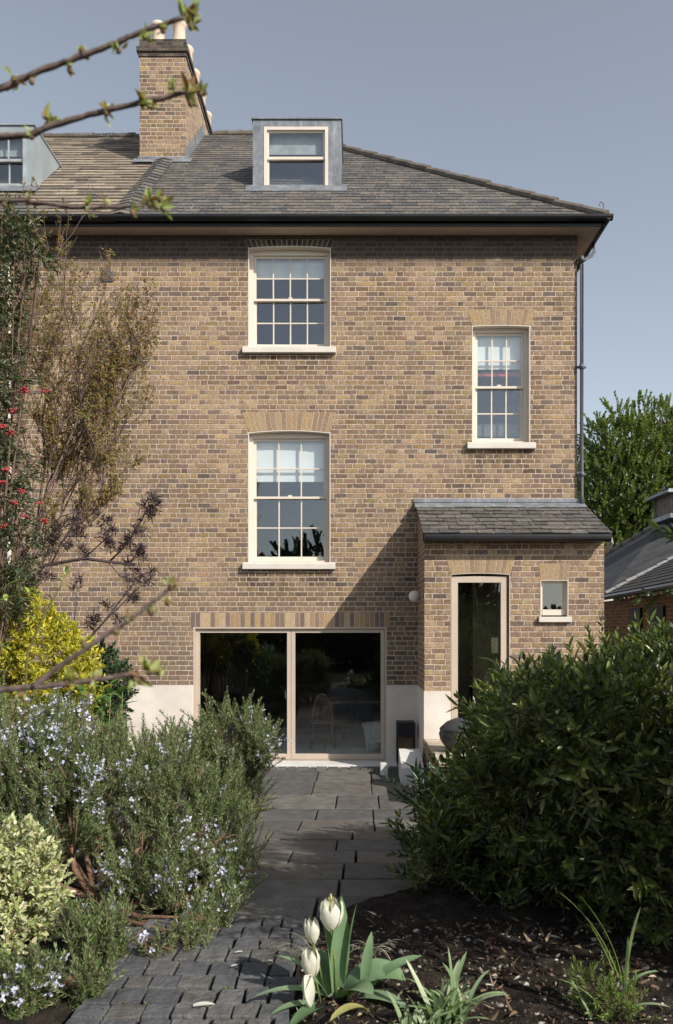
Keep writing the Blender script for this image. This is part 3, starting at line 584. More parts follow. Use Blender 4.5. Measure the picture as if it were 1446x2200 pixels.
LP = simple('dark_glazed_pot', (.035,.037,.04), .35, 5, .3, .002, .5)
pt = thing('round_planter', (at(985, 1600, 9.7)[0], 9.7, .55), 'dark rounded pot standing on the sandstone step, half hidden by the evergreen shrub', 'pot')
m = MB(); c = (pt.location.x, 9.7, .552); m.lathe(c, [(.10, 0), (.16, .05), (.225, .14), (.24, .22), (.225, .26), (.235, .275), (.225, .29), (.15, .36), (.06, .4), (.03, .41)], 26); m.build('body', LP, pt, True)
# table and spindle chair behind the glass
WOOD = simple('dark_wood', (.16,.10,.06), .5, 8, .3)
tb = thing('dining_table', (-.2, 14.3, 0), 'dark wooden table seen dimly through the right glass door', 'table')
m = MB(); m.box(-.5, 1.0, 13.9, 14.8, .72, .76); m.build('tabletop', WOOD, tb, False, .005)
for xx in (-.42, .92):
    for yy in (13.98, 14.72): m = MB(); m.tube([(xx, yy, .012), (xx, yy, .72)], [.022, .035], 10); m.build('leg', WOOD, tb)
def chair(x, y, lab):
    t = thing('spindle_chair', (x, y, 0), lab, 'chair', None)
    m = MB(); m.box(x-.2, x+.2, y-.2, y+.2, .43, .465); m.build('seat', WOOD, t, False, .01)
    m = MB(); hp = [(x-.17*math.cos(a_), y-.2-.05*math.sin(a_), .465+.48*math.sin(a_)) for a_ in np.linspace(0, math.pi, 13)]; m.tube(hp, .013, 8)
    for k in range(6):
        s = -.12+.048*k; h = .48*math.sqrt(1-(s/.17)**2)*.98; m.tube([(x+s*.8, y-.19, .46), (x+s, y-.24, .465+h)], .007, 6)
    m.build('backrest', WOOD, t, True)
    for sx in (-1, 1):
        for sy in (-1, 1): m = MB(); m.tube([(x+sx*.15, y+sy*.15, .43), (x+sx*.21, y+sy*.21, .012)], [.018, .013], 8); m.build('leg', WOOD, t, True)
t = thing('storage_basket', (at(800, 1590, 13.3)[0], 13.3, .01), 'pale tapered basket on the floor just inside the right glass door', 'basket')
x_ = t.location.x; m = MB(); m.hexa([(x_-.09, 13.2, .012), (x_+.12, 13.2, .012), (x_+.12, 13.4, .012), (x_-.09, 13.4, .012)], [(x_-.16, 13.15, .42), (x_+.16, 13.15, .42), (x_+.16, 13.45, .42), (x_-.16, 13.45, .42)]); m.build('body', CONC, t, False, .01)
m = MB(); m.tube([(x_-.165, 13.145, .43), (x_+.165, 13.145, .43), (x_+.165, 13.455, .43), (x_-.165, 13.455, .43), (x_-.165, 13.145, .43)], .012, 6); m.build('rim', CONC, t)
chair(at(694, 1500, 13.5)[0], 13.5, 'hoop backed spindle chair seen through the right glass door')
# ------------------------------------------------------------------ foliage tools
def leaf6(L, W, fold=.15, curl=.0):  # leaf along +z, flat in x, 6 verts, 2 quads
    return (np.array([(0,0,0), (W*.42, fold*W, L*.3), (W*.4, fold*W+curl*L*.5, L*.65), (0, curl*L, L), (-W*.42, fold*W, L*.3), (-W*.4, fold*W+curl*L*.5, L*.65)]), np.array([(0,1,2,3), (0,3,5,4)]))
def leaf4(L, W): return (np.array([(0,0,0), (W*.5,0,L*.45), (0,0,L), (-W*.5,0,L*.45)]), np.array([(0,1,2,3)]))
def rot_to(d, roll):
    d = np.asarray(d, float); d = d/np.linalg.norm(d); a = np.cross(d, [0, 0, 1.]) 
    if np.linalg.norm(a) < 1e-3: a = np.array([1., 0, 0])
    a /= np.linalg.norm(a); b = np.cross(d, a); c, s = math.cos(roll), math.sin(roll)
    return np.stack([a*c+b*s, -a*s+b*c, d], 1)
class T:  # template
    def __init__(s): s.V = []; s.F = []; s.n = 0
    def add(s, lf, pos, d, roll=0., sc=1.):
        V, Fc = lf; V = (V*sc)@rot_to(d, roll).T+np.asarray(pos); s.V.append(V); s.F.append(Fc+s.n); s.n += len(V); return s
    def stick(s, p, q, r0, r1, n=3):
        p, q = np.asarray(p, float), np.asarray(q, float); R = rot_to(q-p, 0); V = []
        for c, r in ((p, r0), (q, r1)):
            for k in range(n): a = 2*math.pi*k/n; V.append(c+R[:, 0]*r*math.cos(a)+R[:, 1]*r*math.sin(a))
        s.V.append(np.array(V)); s.F.append(np.array([(k, (k+1) % n, n+(k+1) % n, n+k) for k in range(n)])+s.n); s.n += 2*n; return s
    def arr(s): return np.concatenate(s.V), np.concatenate(s.F)
def scatter(name, temps, pos, dirs, sc, mat, parent, seed=0):
    rs = np.random.RandomState(seed); N = len(pos); pos = np.asarray(pos, float); D = np.asarray(dirs, float); D = D/(np.linalg.norm(D, axis=1, keepdims=True)+1e-9)
    A = np.cross(D, [0.02, 0.01, 1.]); A /= np.linalg.norm(A, axis=1, keepdims=True)+1e-9; B = np.cross(D, A)
    ro = rs.rand(N)*2*math.pi; c, s_ = np.cos(ro)[:, None], np.sin(ro)[:, None]; X_, Y_ = A*c+B*s_, B*c-A*s_
    sc = np.broadcast_to(np.asarray(sc, float), (N,)); tid = rs.randint(0, len(temps), N); VV = []; FF = []; n = 0
    for t, tp in enumerate(temps):
        ix = np.where(tid == t)[0]
        if not len(ix): continue
        V, Fc = tp.arr() if isinstance(tp, T) else tp
        W = (X_[ix][:, None, :]*V[None, :, 0:1]+Y_[ix][:, None, :]*V[None, :, 1:2]+D[ix][:, None, :]*V[None, :, 2:3])*sc[ix][:, None, None]+pos[ix][:, None, :]
        k = len(V); VV.append(W.reshape(-1, 3)); FF.append((Fc[None]+(np.arange(len(ix))*k)[:, None, None]).reshape(-1, 4)+n); n += k*len(ix)
    return quads(name, np.concatenate(VV), np.concatenate(FF), mat, parent)
def blobpts(blobs, n, seed, lo=.72, hi=1.05, up=.7, out=.7, jit=.35, zmin=None):
    rs = np.random.RandomState(seed); B = [(np.array(b[0], float), np.array(b[1] if hasattr(b[1], '__len__') else (b[1],)*3, float)) for b in blobs]
    wt = np.array([b[1].prod()**(2/3) for b in B]); wt /= wt.sum(); P = []; D = []
    while len(P) < n:
        i = rs.choice(len(B), p=wt); d = rs.normal(size=3); d /= np.linalg.norm(d); c, r = B[i]; p = c+d*r*rs.uniform(lo, hi)
        if any(np.linalg.norm((p-c2)/r2) < lo-.06 for j, (c2, r2) in enumerate(B) if j != i): continue
        if p[2] < (gz(p[1])+.02 if zmin is None else zmin): continue
        v = d*out+np.array([0, 0, up])+rs.normal(size=3)*jit; P.append(p); D.append(v)
    return np.array(P), np.array(D)
def grow(start, d, L, r, depth, rs, split=3, shrink=.72, spread=.5, up=.12, seg=3):
    segs = []; tips = []
    def rec(p, d, L, r, k):
        pts = [p]; 
        for i in range(seg):
            d = d+rs.normal(size=3)*.11+np.array([0, 0, up]); d /= np.linalg.norm(d); p = p+d*L/seg; pts.append(p)
        segs.append((pts, [r*(1-.35*i/seg) for i in range(seg+1)])); tips.append((p, d, k))
        if k == 0: return
        for j in range(split):
            q = pts[rs.randint(max(1, seg-2), seg+1)] if j else pts[-1]; v = d+rs.normal(size=3)*spread; v /= np.linalg.norm(v)
            rec(q, v, L*shrink*rs.uniform(.75, 1.15), r*.62, k-1)
    rec(np.array(start, float), np.array(d, float)/np.linalg.norm(d), L, r, depth); return segs, tips
def tubes(name, segs, mat, parent, n=5):
    m = MB()
    for pts, rad in segs: m.tube(pts, rad, n, False)
    return m.build(name, mat, parent, True)
GREENSTEM = simple('green_stem', (.12,.16,.05), .7, 20, .2); BROWNSTEM = simple('brown_twig', (.13,.085,.06), .85, 25, .35, .002)
# ------------------------------------------------------------------ rosemary
ROS = leafmat('rosemary_needle', [(.05,.09,.025), (.13,.19,.055), (.22,.285,.12), (.055,.095,.028), (.30,.36,.18), (.11,.165,.048)], .5, .3, .15)
ROSF = leafmat('rosemary_blossom', [(.62,.63,.80), (.76,.76,.88), (.68,.69,.84)], .6, .2, .3, (1, 1, 1))
def rosemary_templates(seed, n=6):
    rs = np.random.RandomState(seed); A = []; B = []; C = []
    for _ in range(n):
        t = T(); s = T(); f = T(); L = rs.uniform(.15, .22); bend = rs.normal(size=2)*.025
        path = lambda u: np.array([bend[0]*u*u, bend[1]*u*u, L*u]); K = 15
        for i in range(4): s.stick(path(i/4), path((i+1)/4), .0022, .0016)
        for k in range(K):
            u = (k+.3)/K; a0 = rs.uniform(0, 6.28)
            for j in range(4):
                a = a0+j*math.pi/2+rs.uniform(-.3, .3); el = rs.uniform(.5, 1.0)*(1 if u < .85 else .5)
                d = [math.sin(el)*math.cos(a), math.sin(el)*math.sin(a), math.cos(el)]; t.add(leaf4(rs.uniform(.018, .03)*(1.1-.3*u), rs.uniform(.003, .0046)), path(u), d, rs.uniform(0, 6.28))
        for k in range(6):
            u = rs.uniform(.35, .85); a = rs.uniform(0, 6.28); p = path(u)+np.array([math.cos(a), math.sin(a), .3])*.012
            for j in range(3): f.add(leaf4(rs.uniform(.011, .017), rs.uniform(.009, .013)), p, rs.normal(size=3)+[0, 0, .4], rs.uniform(0, 6.28))
        A.append(t); B.append(s); C.append(f)
    return A, B, C
RA, RB, RC = rosemary_templates(5)
def rosemary(lab, base, blobs, n, seed, flower, trunk=True):
    t = thing('rosemary_bush', base, lab, 'rosemary')
    P, D = blobpts(blobs, n, seed, .45, .98, 1.05, .45, .36); kp = np.array([MN.noise(Vector(p*4.5)) > -.10 for p in P]); P = P[kp]; D = D[kp]; n = len(P); sc = np.random.RandomState(seed).uniform(.95, 1.6, n)
    scatter('foliage', RA, P-D/np.linalg.norm(D, axis=1, keepdims=True)*.1, D, sc, ROS, t, seed); scatter('sprigs', RB, P-D/np.linalg.norm(D, axis=1, keepdims=True)*.1, D, sc, BROWNSTEM, t, seed)
    rs = np.random.RandomState(seed+1); w_ = np.array([max(0.02, MN.noise(Vector(p*2.6))+.18) for p in P]); w_ *= np.array([flower(p) for p in P]); 
    ix = np.where(rs.rand(n) < w_)[0]
    if len(ix): scatter('blossoms', RC, P[ix]-D[ix]/np.linalg.norm(D[ix], axis=1, keepdims=True)*.08, D[ix], sc[ix], ROSF, t, seed)
    m = MB(); b = np.array(base)
    for k, (c, r) in enumerate(blobs):
        c = np.array(c); r = r if not hasattr(r, '__len__') else r[0]; q = b+np.array([rs.uniform(-.04, .04), rs.uniform(-.04, .04), 0])
        mid_ = (q*.55+c*.45)+np.array([rs.uniform(-.05, .05), 0, -.05]); m.tube([q, mid_, c], [.022, .016, .009], 6)
        for _ in range(10):
            e = c+rs.normal(size=3)*r*.45; m.tube([mid_+(c-mid_)*rs.uniform(.2, 1), e], [.006, .003], 4)
    m.build('woody_stems', simple('rosemary_wood', (.17,.10,.065), .9, 30, .4, .003), t, True)
    return t
def A3(px, py, Y, r): return (at(px, py, Y), r)
rosemary('large rosemary bush thick with lilac flowers, filling the left side of the path', (at(205, 1960, 4.75)[0], 4.75, .46),
   [A3(60, 1660, 5.3, .42), A3(230, 1690, 5.1, .40), A3(380, 1700, 5.2, .38), A3(455, 1760, 5.1, .30), A3(70, 1830, 4.9, .35), A3(330, 1860, 4.75, .33), A3(430, 1920, 4.65, .28), A3(150, 1760, 4.9, .3), A3(370, 2000, 4.45, .2), A3(440, 2000, 4.4, .15), A3(290, 1990, 4.5, .17), A3(500, 1850, 4.9, .2), A3(400, 2010, 3.95, .13), A3(330, 2040, 3.85, .12), A3(455, 1975, 4.15, .14), A3(500, 1930, 4.5, .14), A3(-120, 1750, 5.1, .5), A3(0, 1590, 5.6, .36), A3(120, 1590, 5.5, .3)], 4900, 21,
   lambda p: 1.0 if p[0] < -1.5 else .5)
rosemary('upright dark rosemary bush standing in front of the glass doors', (at(480, 1700, 6.2)[0], 6.2, gz(6.2)),
   [A3(490, 1590, 6.1, .30), A3(545, 1610, 6.0, .2), A3(400, 1640, 6.0, .28), A3(320, 1650, 6.0, .28), A3(500, 1700, 5.9, .28)], 1500, 22, lambda p: .45 if p[0] > -1.2 else .12)
rosemary('small low rosemary bush at the front beside the setts', (at(230, 2120, 3.85)[0], 3.85, .5),
   [A3(190, 2080, 3.8, .18), A3(260, 2060, 3.9, .18), A3(310, 2110, 3.8, .13), A3(150, 2140, 3.7, .13), A3(250, 2140, 3.75, .16), A3(90, 2125, 3.4, .07), A3(190, 2150, 3.4, .08), A3(40, 2140, 3.3, .06)], 900, 23, lambda p: .35)
# ------------------------------------------------------------------ variegated, golden and other shrubs at the left
def leafy(name, lab, cat, base, blobs, n, seed, leaf, mat, k=7, Ls=.10, spread=.9, up=.5, lo=.6, stemmat=None, sc=(.8, 1.25), trunk=.014, curl=-.1, pairs=False, out=.7, cull=None):
    t = thing(name, base, lab, cat); rs = np.random.RandomState(seed); temps = []; stems = []
    for _ in range(6):
        a = T(); s = T(); L = Ls*rs.uniform(.8, 1.2); s.stick((0, 0, 0), (0, 0, L), .0025, .0015); a0 = rs.uniform(0, 6.28)
        for i in range(k):
            if pairs: u = .15+.85*(i//2)/max(1, (k-1)//2); ang = a0+(i % 2)*math.pi+(i//2)*math.pi/2
            else: u = .1+.9*i/max(1, k-1); ang = a0+i*2.4
            el = spread*(1.15-.75*u)+rs.normal()*.12; d = np.array([math.sin(el)*math.cos(ang), math.sin(el)*math.sin(ang), math.cos(el)])
            ax = np.cross(d, [0, 0, 1.]); roll = math.pi+rs.normal()*.3
            q = leaf(rs); a.add(q, (0, 0, L*u), d, roll)
        temps.append(a); stems.append(s)
    P, D = blobpts(blobs, n, seed, lo, 1.03, up, out, .35)
    if cull: kp = np.array([MN.noise(Vector(p*cull[0])) > cull[1] for p in P]); P = P[kp]; D = D[kp]; n = len(P)
    S_ = rs.uniform(sc[0], sc[1], n)
    scatter('foliage', temps, P, D, S_, mat, t, seed); scatter('stems', stems, P, D, S_, stemmat or BROWNSTEM, t, seed)
    m = MB(); b = np.array(base, float)
    for c, r in blobs:
        c = np.array(c); r = r if not hasattr(r, '__len__') else r[0]; mid_ = b*.5+c*.5+rs.normal(size=3)*.04; m.tube([b+rs.normal(size=3)*[.03, .03, 0], mid_, c], [trunk, trunk*.7, trunk*.4], 6)
        for _ in range(8): m.tube([mid_+(c-mid_)*rs.uniform(.2, 1), c+rs.normal(size=3)*r*.45], [trunk*.3, .002], 4)
    m.build('branches', BROWNSTEM, t, True); return t
VAR = leafmat('variegated_leaf', [(.55,.54,.27), (.64,.61,.37), (.36,.43,.15), (.48,.52,.21), (.20,.29,.09), (.66,.63,.44)], .5, .35, .2, (1.1, 1.2, .7))
leafy('variegated_shrub', 'cream and green variegated shrub at the left edge of the border', 'shrub', (at(20, 2100, 4.0)[0], 4.0, .48),
   [A3(20, 1860, 4.15, .21), A3(40, 1960, 4.0, .19), A3(10, 2040, 3.9, .18), A3(75, 1900, 4.1, .15), A3(-60, 1930, 4.1, .3)], 900, 31, lambda r: leaf6(r.uniform(.022, .036), r.uniform(.016, .024), .15, -.15), VAR, k=9, Ls=.06, pairs=True)
GOLD = leafmat('golden_leaf', [(.52,.46,.03), (.62,.55,.05), (.34,.38,.04), (.70,.62,.10), (.22,.28,.04), (.48,.42,.03)], .45, .35, .3, (1.2, 1.2, .4))
leafy('golden_shrub', 'bright yellow leaved shrub in front of the house wall at the left', 'shrub', (at(60, 1560, 6.9)[0], 6.9, gz(6.9)),
   [A3(50, 1400, 6.9, .42), A3(120, 1430, 6.8, .34), A3(20, 1320, 7.0, .26), A3(60, 1480, 6.7, .35), A3(160, 1480, 6.7, .22), A3(-80, 1400, 6.9, .4)], 1500, 32, lambda r: leaf6(r.uniform(.04, .065), r.uniform(.015, .024), .2, -.1), GOLD, k=9, Ls=.07)
DG = leafmat('dark_glossy_leaf', [(.02,.045,.018), (.035,.07,.03), (.03,.055,.02), (.06,.10,.045)], .35, .5, .12)
leafy('dark_shrub', 'small dark green shrub between the golden shrub and the white plinth', 'shrub', (at(230, 1560, 7.6)[0], 7.6, gz(7.6)),
   [A3(215, 1430, 7.6, .17), A3(250, 1470, 7.5, .15), A3(225, 1510, 7.5, .2)], 420, 33, lambda r: leaf6(r.uniform(.035, .05), r.uniform(.018, .026)), DG, k=8, Ls=.08)
# leaves made as folded ribbons
def ribbon(base, az, e0, e1, L, W, n=8, prof=None, fold=.25, twist=0.):
    V = []; Fc = []; p = np.array(base, float); prof = prof or (lambda t: math.sin(math.pi*min(1, .12+t*.88))**.8)
    for i in range(n+1):
        t = i/n; el = e0+(e1-e0)*t; d = np.array([math.cos(el)*math.cos(az), math.cos(el)*math.sin(az), math.sin(el)]); sd = np.array([-math.sin(az), math.cos(az), 0.]); nn = np.cross(sd, d)*-1
        a = twist*t; sd2 = sd*math.cos(a)+nn*math.sin(a); nn2 = nn*math.cos(a)-sd*math.sin(a)
        w_ = W*.5*prof(t) if i < n else .0004
        V += [p-sd2*w_-nn2*w_*-fold, p.copy(), p+sd2*w_-nn2*w_*-fold]; p = p+d*L/n
    for i in range(n): Fc += [(i*3, i*3+1, i*3+4, i*3+3), (i*3+1, i*3+2, i*3+5, i*3+4)]
    return np.array(V), np.array(Fc)
class RB_:
    def __init__(s): s.V = []; s.F = []; s.n = 0
    def add(s, vf): s.V.append(vf[0]); s.F.append(vf[1]+s.n); s.n += len(vf[0]); return s
    def build(s, name, mat, parent): return quads(name, np.concatenate(s.V), np.concatenate(s.F), mat, parent, True)
BIGG = leafmat('big_green_leaf', [(.06,.15,.03), (.09,.19,.045), (.045,.11,.03), (.12,.22,.06)], .4, .45, .25)
t = thing('leafy_perennial', (at(240, 1640, 6.3)[0], 6.3, gz(6.3)), 'tall plant with big pointed green leaves standing by the white plinth', 'plant'); rb = RB_(); m = MB(); rs = np.random.RandomState(9)
for k in range(6):
    b = np.array([t.location.x+rs.uniform(-.2, .16), 6.3+rs.uniform(-.15, .15), t.location.z]); h = rs.uniform(1.15, 1.4); top = b+[rs.uniform(-.05, .08), 0, h]; m.tube([b, (b+top)/2+rs.normal(size=3)*.01, top], [.008, .006, .004], 6)
    for i in range(15):
        u = .25+.75*i/14; rb.add(ribbon(b+(top-b)*u, i*2.4+k, .75-.2*u, -.7+.7*u, rs.uniform(.17, .26)*(1.15-.45*u), rs.uniform(.045, .06), 6, None, .2))
rb.build('leaves', BIGG, t); m.build('stems', GREENSTEM, t, True)
# ------------------------------------------------------------------ evergreen shrub at the right
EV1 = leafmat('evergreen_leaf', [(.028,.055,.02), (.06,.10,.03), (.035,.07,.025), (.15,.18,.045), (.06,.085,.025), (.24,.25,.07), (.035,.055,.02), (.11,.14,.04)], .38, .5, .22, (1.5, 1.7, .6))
LF = lambda r: leaf6(r.uniform(.035, .068), r.uniform(.012, .021), .2, -.15)
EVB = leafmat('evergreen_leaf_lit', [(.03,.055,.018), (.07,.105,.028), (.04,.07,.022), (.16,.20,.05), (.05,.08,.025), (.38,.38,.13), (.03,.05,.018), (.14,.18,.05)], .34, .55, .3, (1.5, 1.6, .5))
leafy('evergreen_shrub', 'broad dark evergreen shrub with narrow leaves right of the path, before the porch', 'shrub', (at(1200, 1950, 5.3)[0], 5.3, gz(5.3)),
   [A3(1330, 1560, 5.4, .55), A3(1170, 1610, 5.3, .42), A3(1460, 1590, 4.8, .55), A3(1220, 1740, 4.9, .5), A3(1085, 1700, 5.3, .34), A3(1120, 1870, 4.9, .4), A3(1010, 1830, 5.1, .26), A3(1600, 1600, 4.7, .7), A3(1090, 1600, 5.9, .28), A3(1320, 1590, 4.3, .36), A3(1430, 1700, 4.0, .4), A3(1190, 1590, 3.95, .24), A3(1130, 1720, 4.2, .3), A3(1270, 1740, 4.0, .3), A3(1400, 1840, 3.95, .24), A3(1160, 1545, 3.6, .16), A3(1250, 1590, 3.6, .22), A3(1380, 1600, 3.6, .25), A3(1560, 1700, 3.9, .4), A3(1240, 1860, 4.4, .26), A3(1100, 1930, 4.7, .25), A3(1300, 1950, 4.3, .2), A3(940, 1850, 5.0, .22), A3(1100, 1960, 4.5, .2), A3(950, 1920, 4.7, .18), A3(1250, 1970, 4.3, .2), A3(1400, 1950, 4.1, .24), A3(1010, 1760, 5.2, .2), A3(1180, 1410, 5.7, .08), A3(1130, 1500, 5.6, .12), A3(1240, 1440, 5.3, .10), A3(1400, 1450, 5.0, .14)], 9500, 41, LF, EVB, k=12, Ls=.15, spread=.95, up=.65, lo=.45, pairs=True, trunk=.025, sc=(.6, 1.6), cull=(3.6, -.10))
leafy('arching_shrub', 'dark leafy sprays arching over the pale paving by the ramp slab', 'shrub', (at(930, 1790, 7.0)[0], 7.0, gz(7.0)),
   [A3(905, 1715, 7.2, .09), A3(965, 1740, 7.0, .18), A3(980, 1780, 6.8, .25)], 90, 42, lambda r: leaf6(r.uniform(.09, .13), r.uniform(.025, .035), .2, -.2), DG, k=8, Ls=.24, spread=.9, up=.3, lo=.5, trunk=.012)
leafy('shade_evergreen', 'unseen evergreen shrub mass added beyond the right edge to shade the bed', 'shrub', (2.7, 3.9, .5),
   [((2.6, 4.05, 1.0), .45), ((3.0, 3.6, 1.0), .45), ((2.45, 3.75, .8), .36), ((3.2, 4.3, 1.2), .5)], 1100, 43, LF, EV1, k=12, Ls=.15, spread=.95, up=.65, lo=.6, pairs=True, trunk=.025)  # unseen shrub, added out of frame to cast shade over the bed
# ------------------------------------------------------------------ plants in front of the left part of the wall
BRZ = leafmat('bronze_leaf', [(.30,.14,.06), (.25,.22,.07), (.32,.28,.10), (.22,.13,.05), (.38,.20,.08), (.20,.22,.06)], .5, .3, .3, (1.3, 1.2, .6))
t = thing('bronze_tree', (at(40, 1560, 7.9)[0], 7.9, gz(7.9)), 'sparse young tree with tiny bronze green leaves and fine upright twigs against the left wall', 'tree')
rs = np.random.RandomState(12); b0 = np.array([t.location.x, 7.9, t.location.z]); cr = at(60, 1290, 7.9); segs = [([b0, (b0+cr)/2+[.03, 0, 0], cr], [.05, .042, .034])]; tips = []
for d, L, px, py in (((.15, 0, 1), 1.25, 60, 1290), ((.36, .1, 1), 1.2, 62, 1270), ((-.08, -.1, 1), 1.3, 58, 1250), ((.7, 0, .8), .8, 60, 1290), ((.05, .2, 1), 1.35, 70, 1180), ((.22, -.1, 1), 1.35, 80, 1160), ((-.2, 0, 1), 1.25, 60, 1200), ((.45, .1, .9), .95, 90, 1100), ((.9, 0, .45), .8, 90, 1200), ((.8, .1, .6), .85, 80, 1120), ((.6, -.1, .6), .8, 120, 1000), ((-.1, .1, 1), 1.0, 40, 1050)):
    a_, b_ = grow(at(px, py, 7.9), d, L, .013, 4, rs, 4, .66, .34, .15, 3); segs += a_; tips += b_
XM = at(325, 1000, 7.9)[0]; segs = [(p, [max(.0015, q) for q in r]) for p, r in segs if max(q[0] for q in p) < XM+.12*rs.rand()]
tubes('branches', segs, simple('grey_twig', (.19,.13,.11), .85, 20, .3), t, 4)
pp = []; dd = []
for p, r in segs:
    if r[0] < .0045:
        for q in p[1:]:
            for _ in range(2 if rs.rand() < .6 else 3): pp.append(q+rs.normal(size=3)*.012); dd.append(rs.normal(size=3)*.6+[0, 0, .4])
pp = np.array(pp); dd = np.array(dd); ok = (pp[:, 2] > wz(1290, 7.9)); pp = pp[ok]; dd = dd[ok]
tm = []
for _ in range(5):
    a = T()
    for i in range(5): a.add(leaf6(rs.uniform(.02, .038), rs.uniform(.010, .017), .2, -.2), (0, 0, .004*i), rs.normal(size=3)+[0, 0, .3], rs.uniform(0, 6.28))
    tm.append(a)
print('bronze', len(pp)); ok = rs.rand(len(pp)) < .42; pp = pp[ok]; dd = dd[ok]; scatter('foliage', tm, pp, dd, rs.uniform(.5, 1.1, len(pp)), BRZ, t, 3)
BERRY = simple('red_berry', (.33,.03,.035), .4, 30, .25, 0, .5)
COT = leafmat('berry_shrub_leaf', [(.035,.06,.025), (.06,.09,.04), (.09,.12,.05), (.045,.065,.03), (.15,.17,.11), (.12,.10,.05)], .4, .45, .2)
ct = leafy('berry_shrub', 'tall dark shrub with clusters of red berries at the left edge of the picture', 'shrub', (at(-70, 1560, 6.6)[0], 6.6, gz(6.6)),
   [A3(5, 500, 6.6, .22), A3(55, 530, 6.6, .16), A3(85, 560, 6.6, .1), A3(-40, 600, 6.6, .3), A3(-30, 720, 6.6, .26), A3(-20, 900, 6.6, .2), A3(-50, 1000, 6.6, .3), A3(0, 1090, 6.6, .2), A3(30, 1180, 6.6, .2), A3(-30, 1280, 6.6, .3), A3(20, 1260, 6.5, .15), A3(-60, 1420, 6.6, .35), A3(20, 800, 6.8, .14), A3(-30, 820, 6.6, .25), A3(30, 1000, 6.8, .16), A3(0, 640, 6.6, .2), A3(50, 1120, 6.7, .14)], 1350, 51, lambda r: leaf6(r.uniform(.04, .065), r.uniform(.014, .022), .2, -.2), COT, k=8, Ls=.10, up=-.25, spread=.9, trunk=.014)
ico = []
m = MB()
def berryball(m, c, r):
    m.add([(c[0]+r*a, c[1]+r*b, c[2]+r*d) for a, b, d in ((0,0,1),(.9,0,.3),(.28,.85,.3),(-.72,.53,.3),(-.72,-.53,.3),(.28,-.85,.3),(.72,.53,-.4),(-.28,.85,-.4),(-.9,0,-.4),(-.28,-.85,-.4),(.72,-.53,-.4),(0,0,-1))],
      [(0,1,2),(0,2,3),(0,3,4),(0,4,5),(0,5,1),(1,6,2),(2,7,3),(3,8,4),(4,9,5),(5,10,1),(2,6,7),(3,7,8),(4,8,9),(5,9,10),(1,10,6),(11,7,6),(11,8,7),(11,9,8),(11,10,9),(11,6,10)])
for px, py, n in ((52, 838, 26), (28, 884, 12), (98, 838, 8), (5, 915, 22), (22, 930, 18), (12, 1010, 16), (5, 1035, 14), (30, 1080, 16), (45, 1055, 12), (95, 1120, 14), (55, 1110, 8), (85, 1078, 6), (10, 1130, 10)):
    c = at(px, py, 6.38); m = MB()
    for _ in range(n): berryball(m, c+np.clip(rs.normal(size=3), -1.2, 1.2)*[.019, .015, .012], rs.uniform(.008, .011))
    m.build('berry_cluster', BERRY, ct, True)
PUR = leafmat('purple_leaf', [(.035,.02,.025), (.055,.035,.04), (.08,.05,.055), (.045,.03,.03)], .45, .4, .1, (1.2, .8, .8))
t = thing('purple_elder', (at(20, 1600, 7.2)[0], 7.2, gz(7.2)), 'dark purple shrub with finely cut leaves on bare spreading branches, above the golden shrub', 'shrub'); m = MB(); Q = lambda *p: [at(a, b, 7.2) for a, b in p]; g0 = np.array([t.location.x, 7.2, t.location.z])
for pts, r in (([g0]+Q((0, 1420), (20, 1300), (95, 1215), (180, 1200), (290, 1214)), .022), (Q((235, 1207), (262, 1180), (292, 1140), (310, 1105), (342, 1078)), .009), (Q((110, 1212), (130, 1170), (160, 1125)), .008), (Q((20, 1300), (60, 1180), (130, 1110), (200, 1090)), .008), (Q((180, 1200), (225, 1160), (240, 1130)), .006), (Q((200, 1360), (250, 1310), (300, 1260)), .006), ([g0]+Q((110, 1480), (150, 1420), (220, 1340), (290, 1250)), .012), (Q((230, 1205), (260, 1240), (300, 1230)), .006), (Q((150, 1420), (160, 1330), (165, 1280)), .007)):
    m.tube(pts, [r*(1-.5*i/len(pts)) for i in range(len(pts))], 6)
m.build('branches', simple('dark_branch', (.06,.045,.045), .85, 20, .3), t, True)
tm = []
for _ in range(5):
    a = T()
    for i in range(34): d = rs.normal(size=3)*[1, 1, .7]+[0, 0, .3]; a.add(leaf4(rs.uniform(.05, .10), rs.uniform(.009, .014)), rs.normal(size=3)*.018, d, rs.uniform(0, 6.28))
    tm.append(a)
tf = [(342, 1078, 8), (318, 1105, 10), (300, 1135, 7), (235, 1130, 14), (240, 1160, 12), (265, 1175, 8), (150, 1130, 10), (160, 1165, 10), (120, 1150, 8), (175, 1180, 5), (300, 1190, 8), (310, 1210, 7), (260, 1235, 5), (300, 1245, 8), (285, 1275, 6), (315, 1255, 6), (165, 1262, 5), (225, 1300, 5), (245, 1320, 4), (180, 1340, 5), (205, 1330, 4), (80, 1180, 8), (60, 1240, 8), (30, 1290, 8), (100, 1290, 5), (20, 1230, 9), (45, 1200, 8), (10, 1330, 9), (60, 1330, 6), (85, 1240, 6)]
pp = np.array([at(a, b, 7.2)+rs.normal(size=3)*.05 for a, b, n in tf for _ in range(max(1, n//2))]); scatter('foliage', tm, pp, rs.normal(size=(len(pp), 3))*.4+[0, 0, 1], rs.uniform(.75, 1.1, len(pp)), PUR, t, 4)
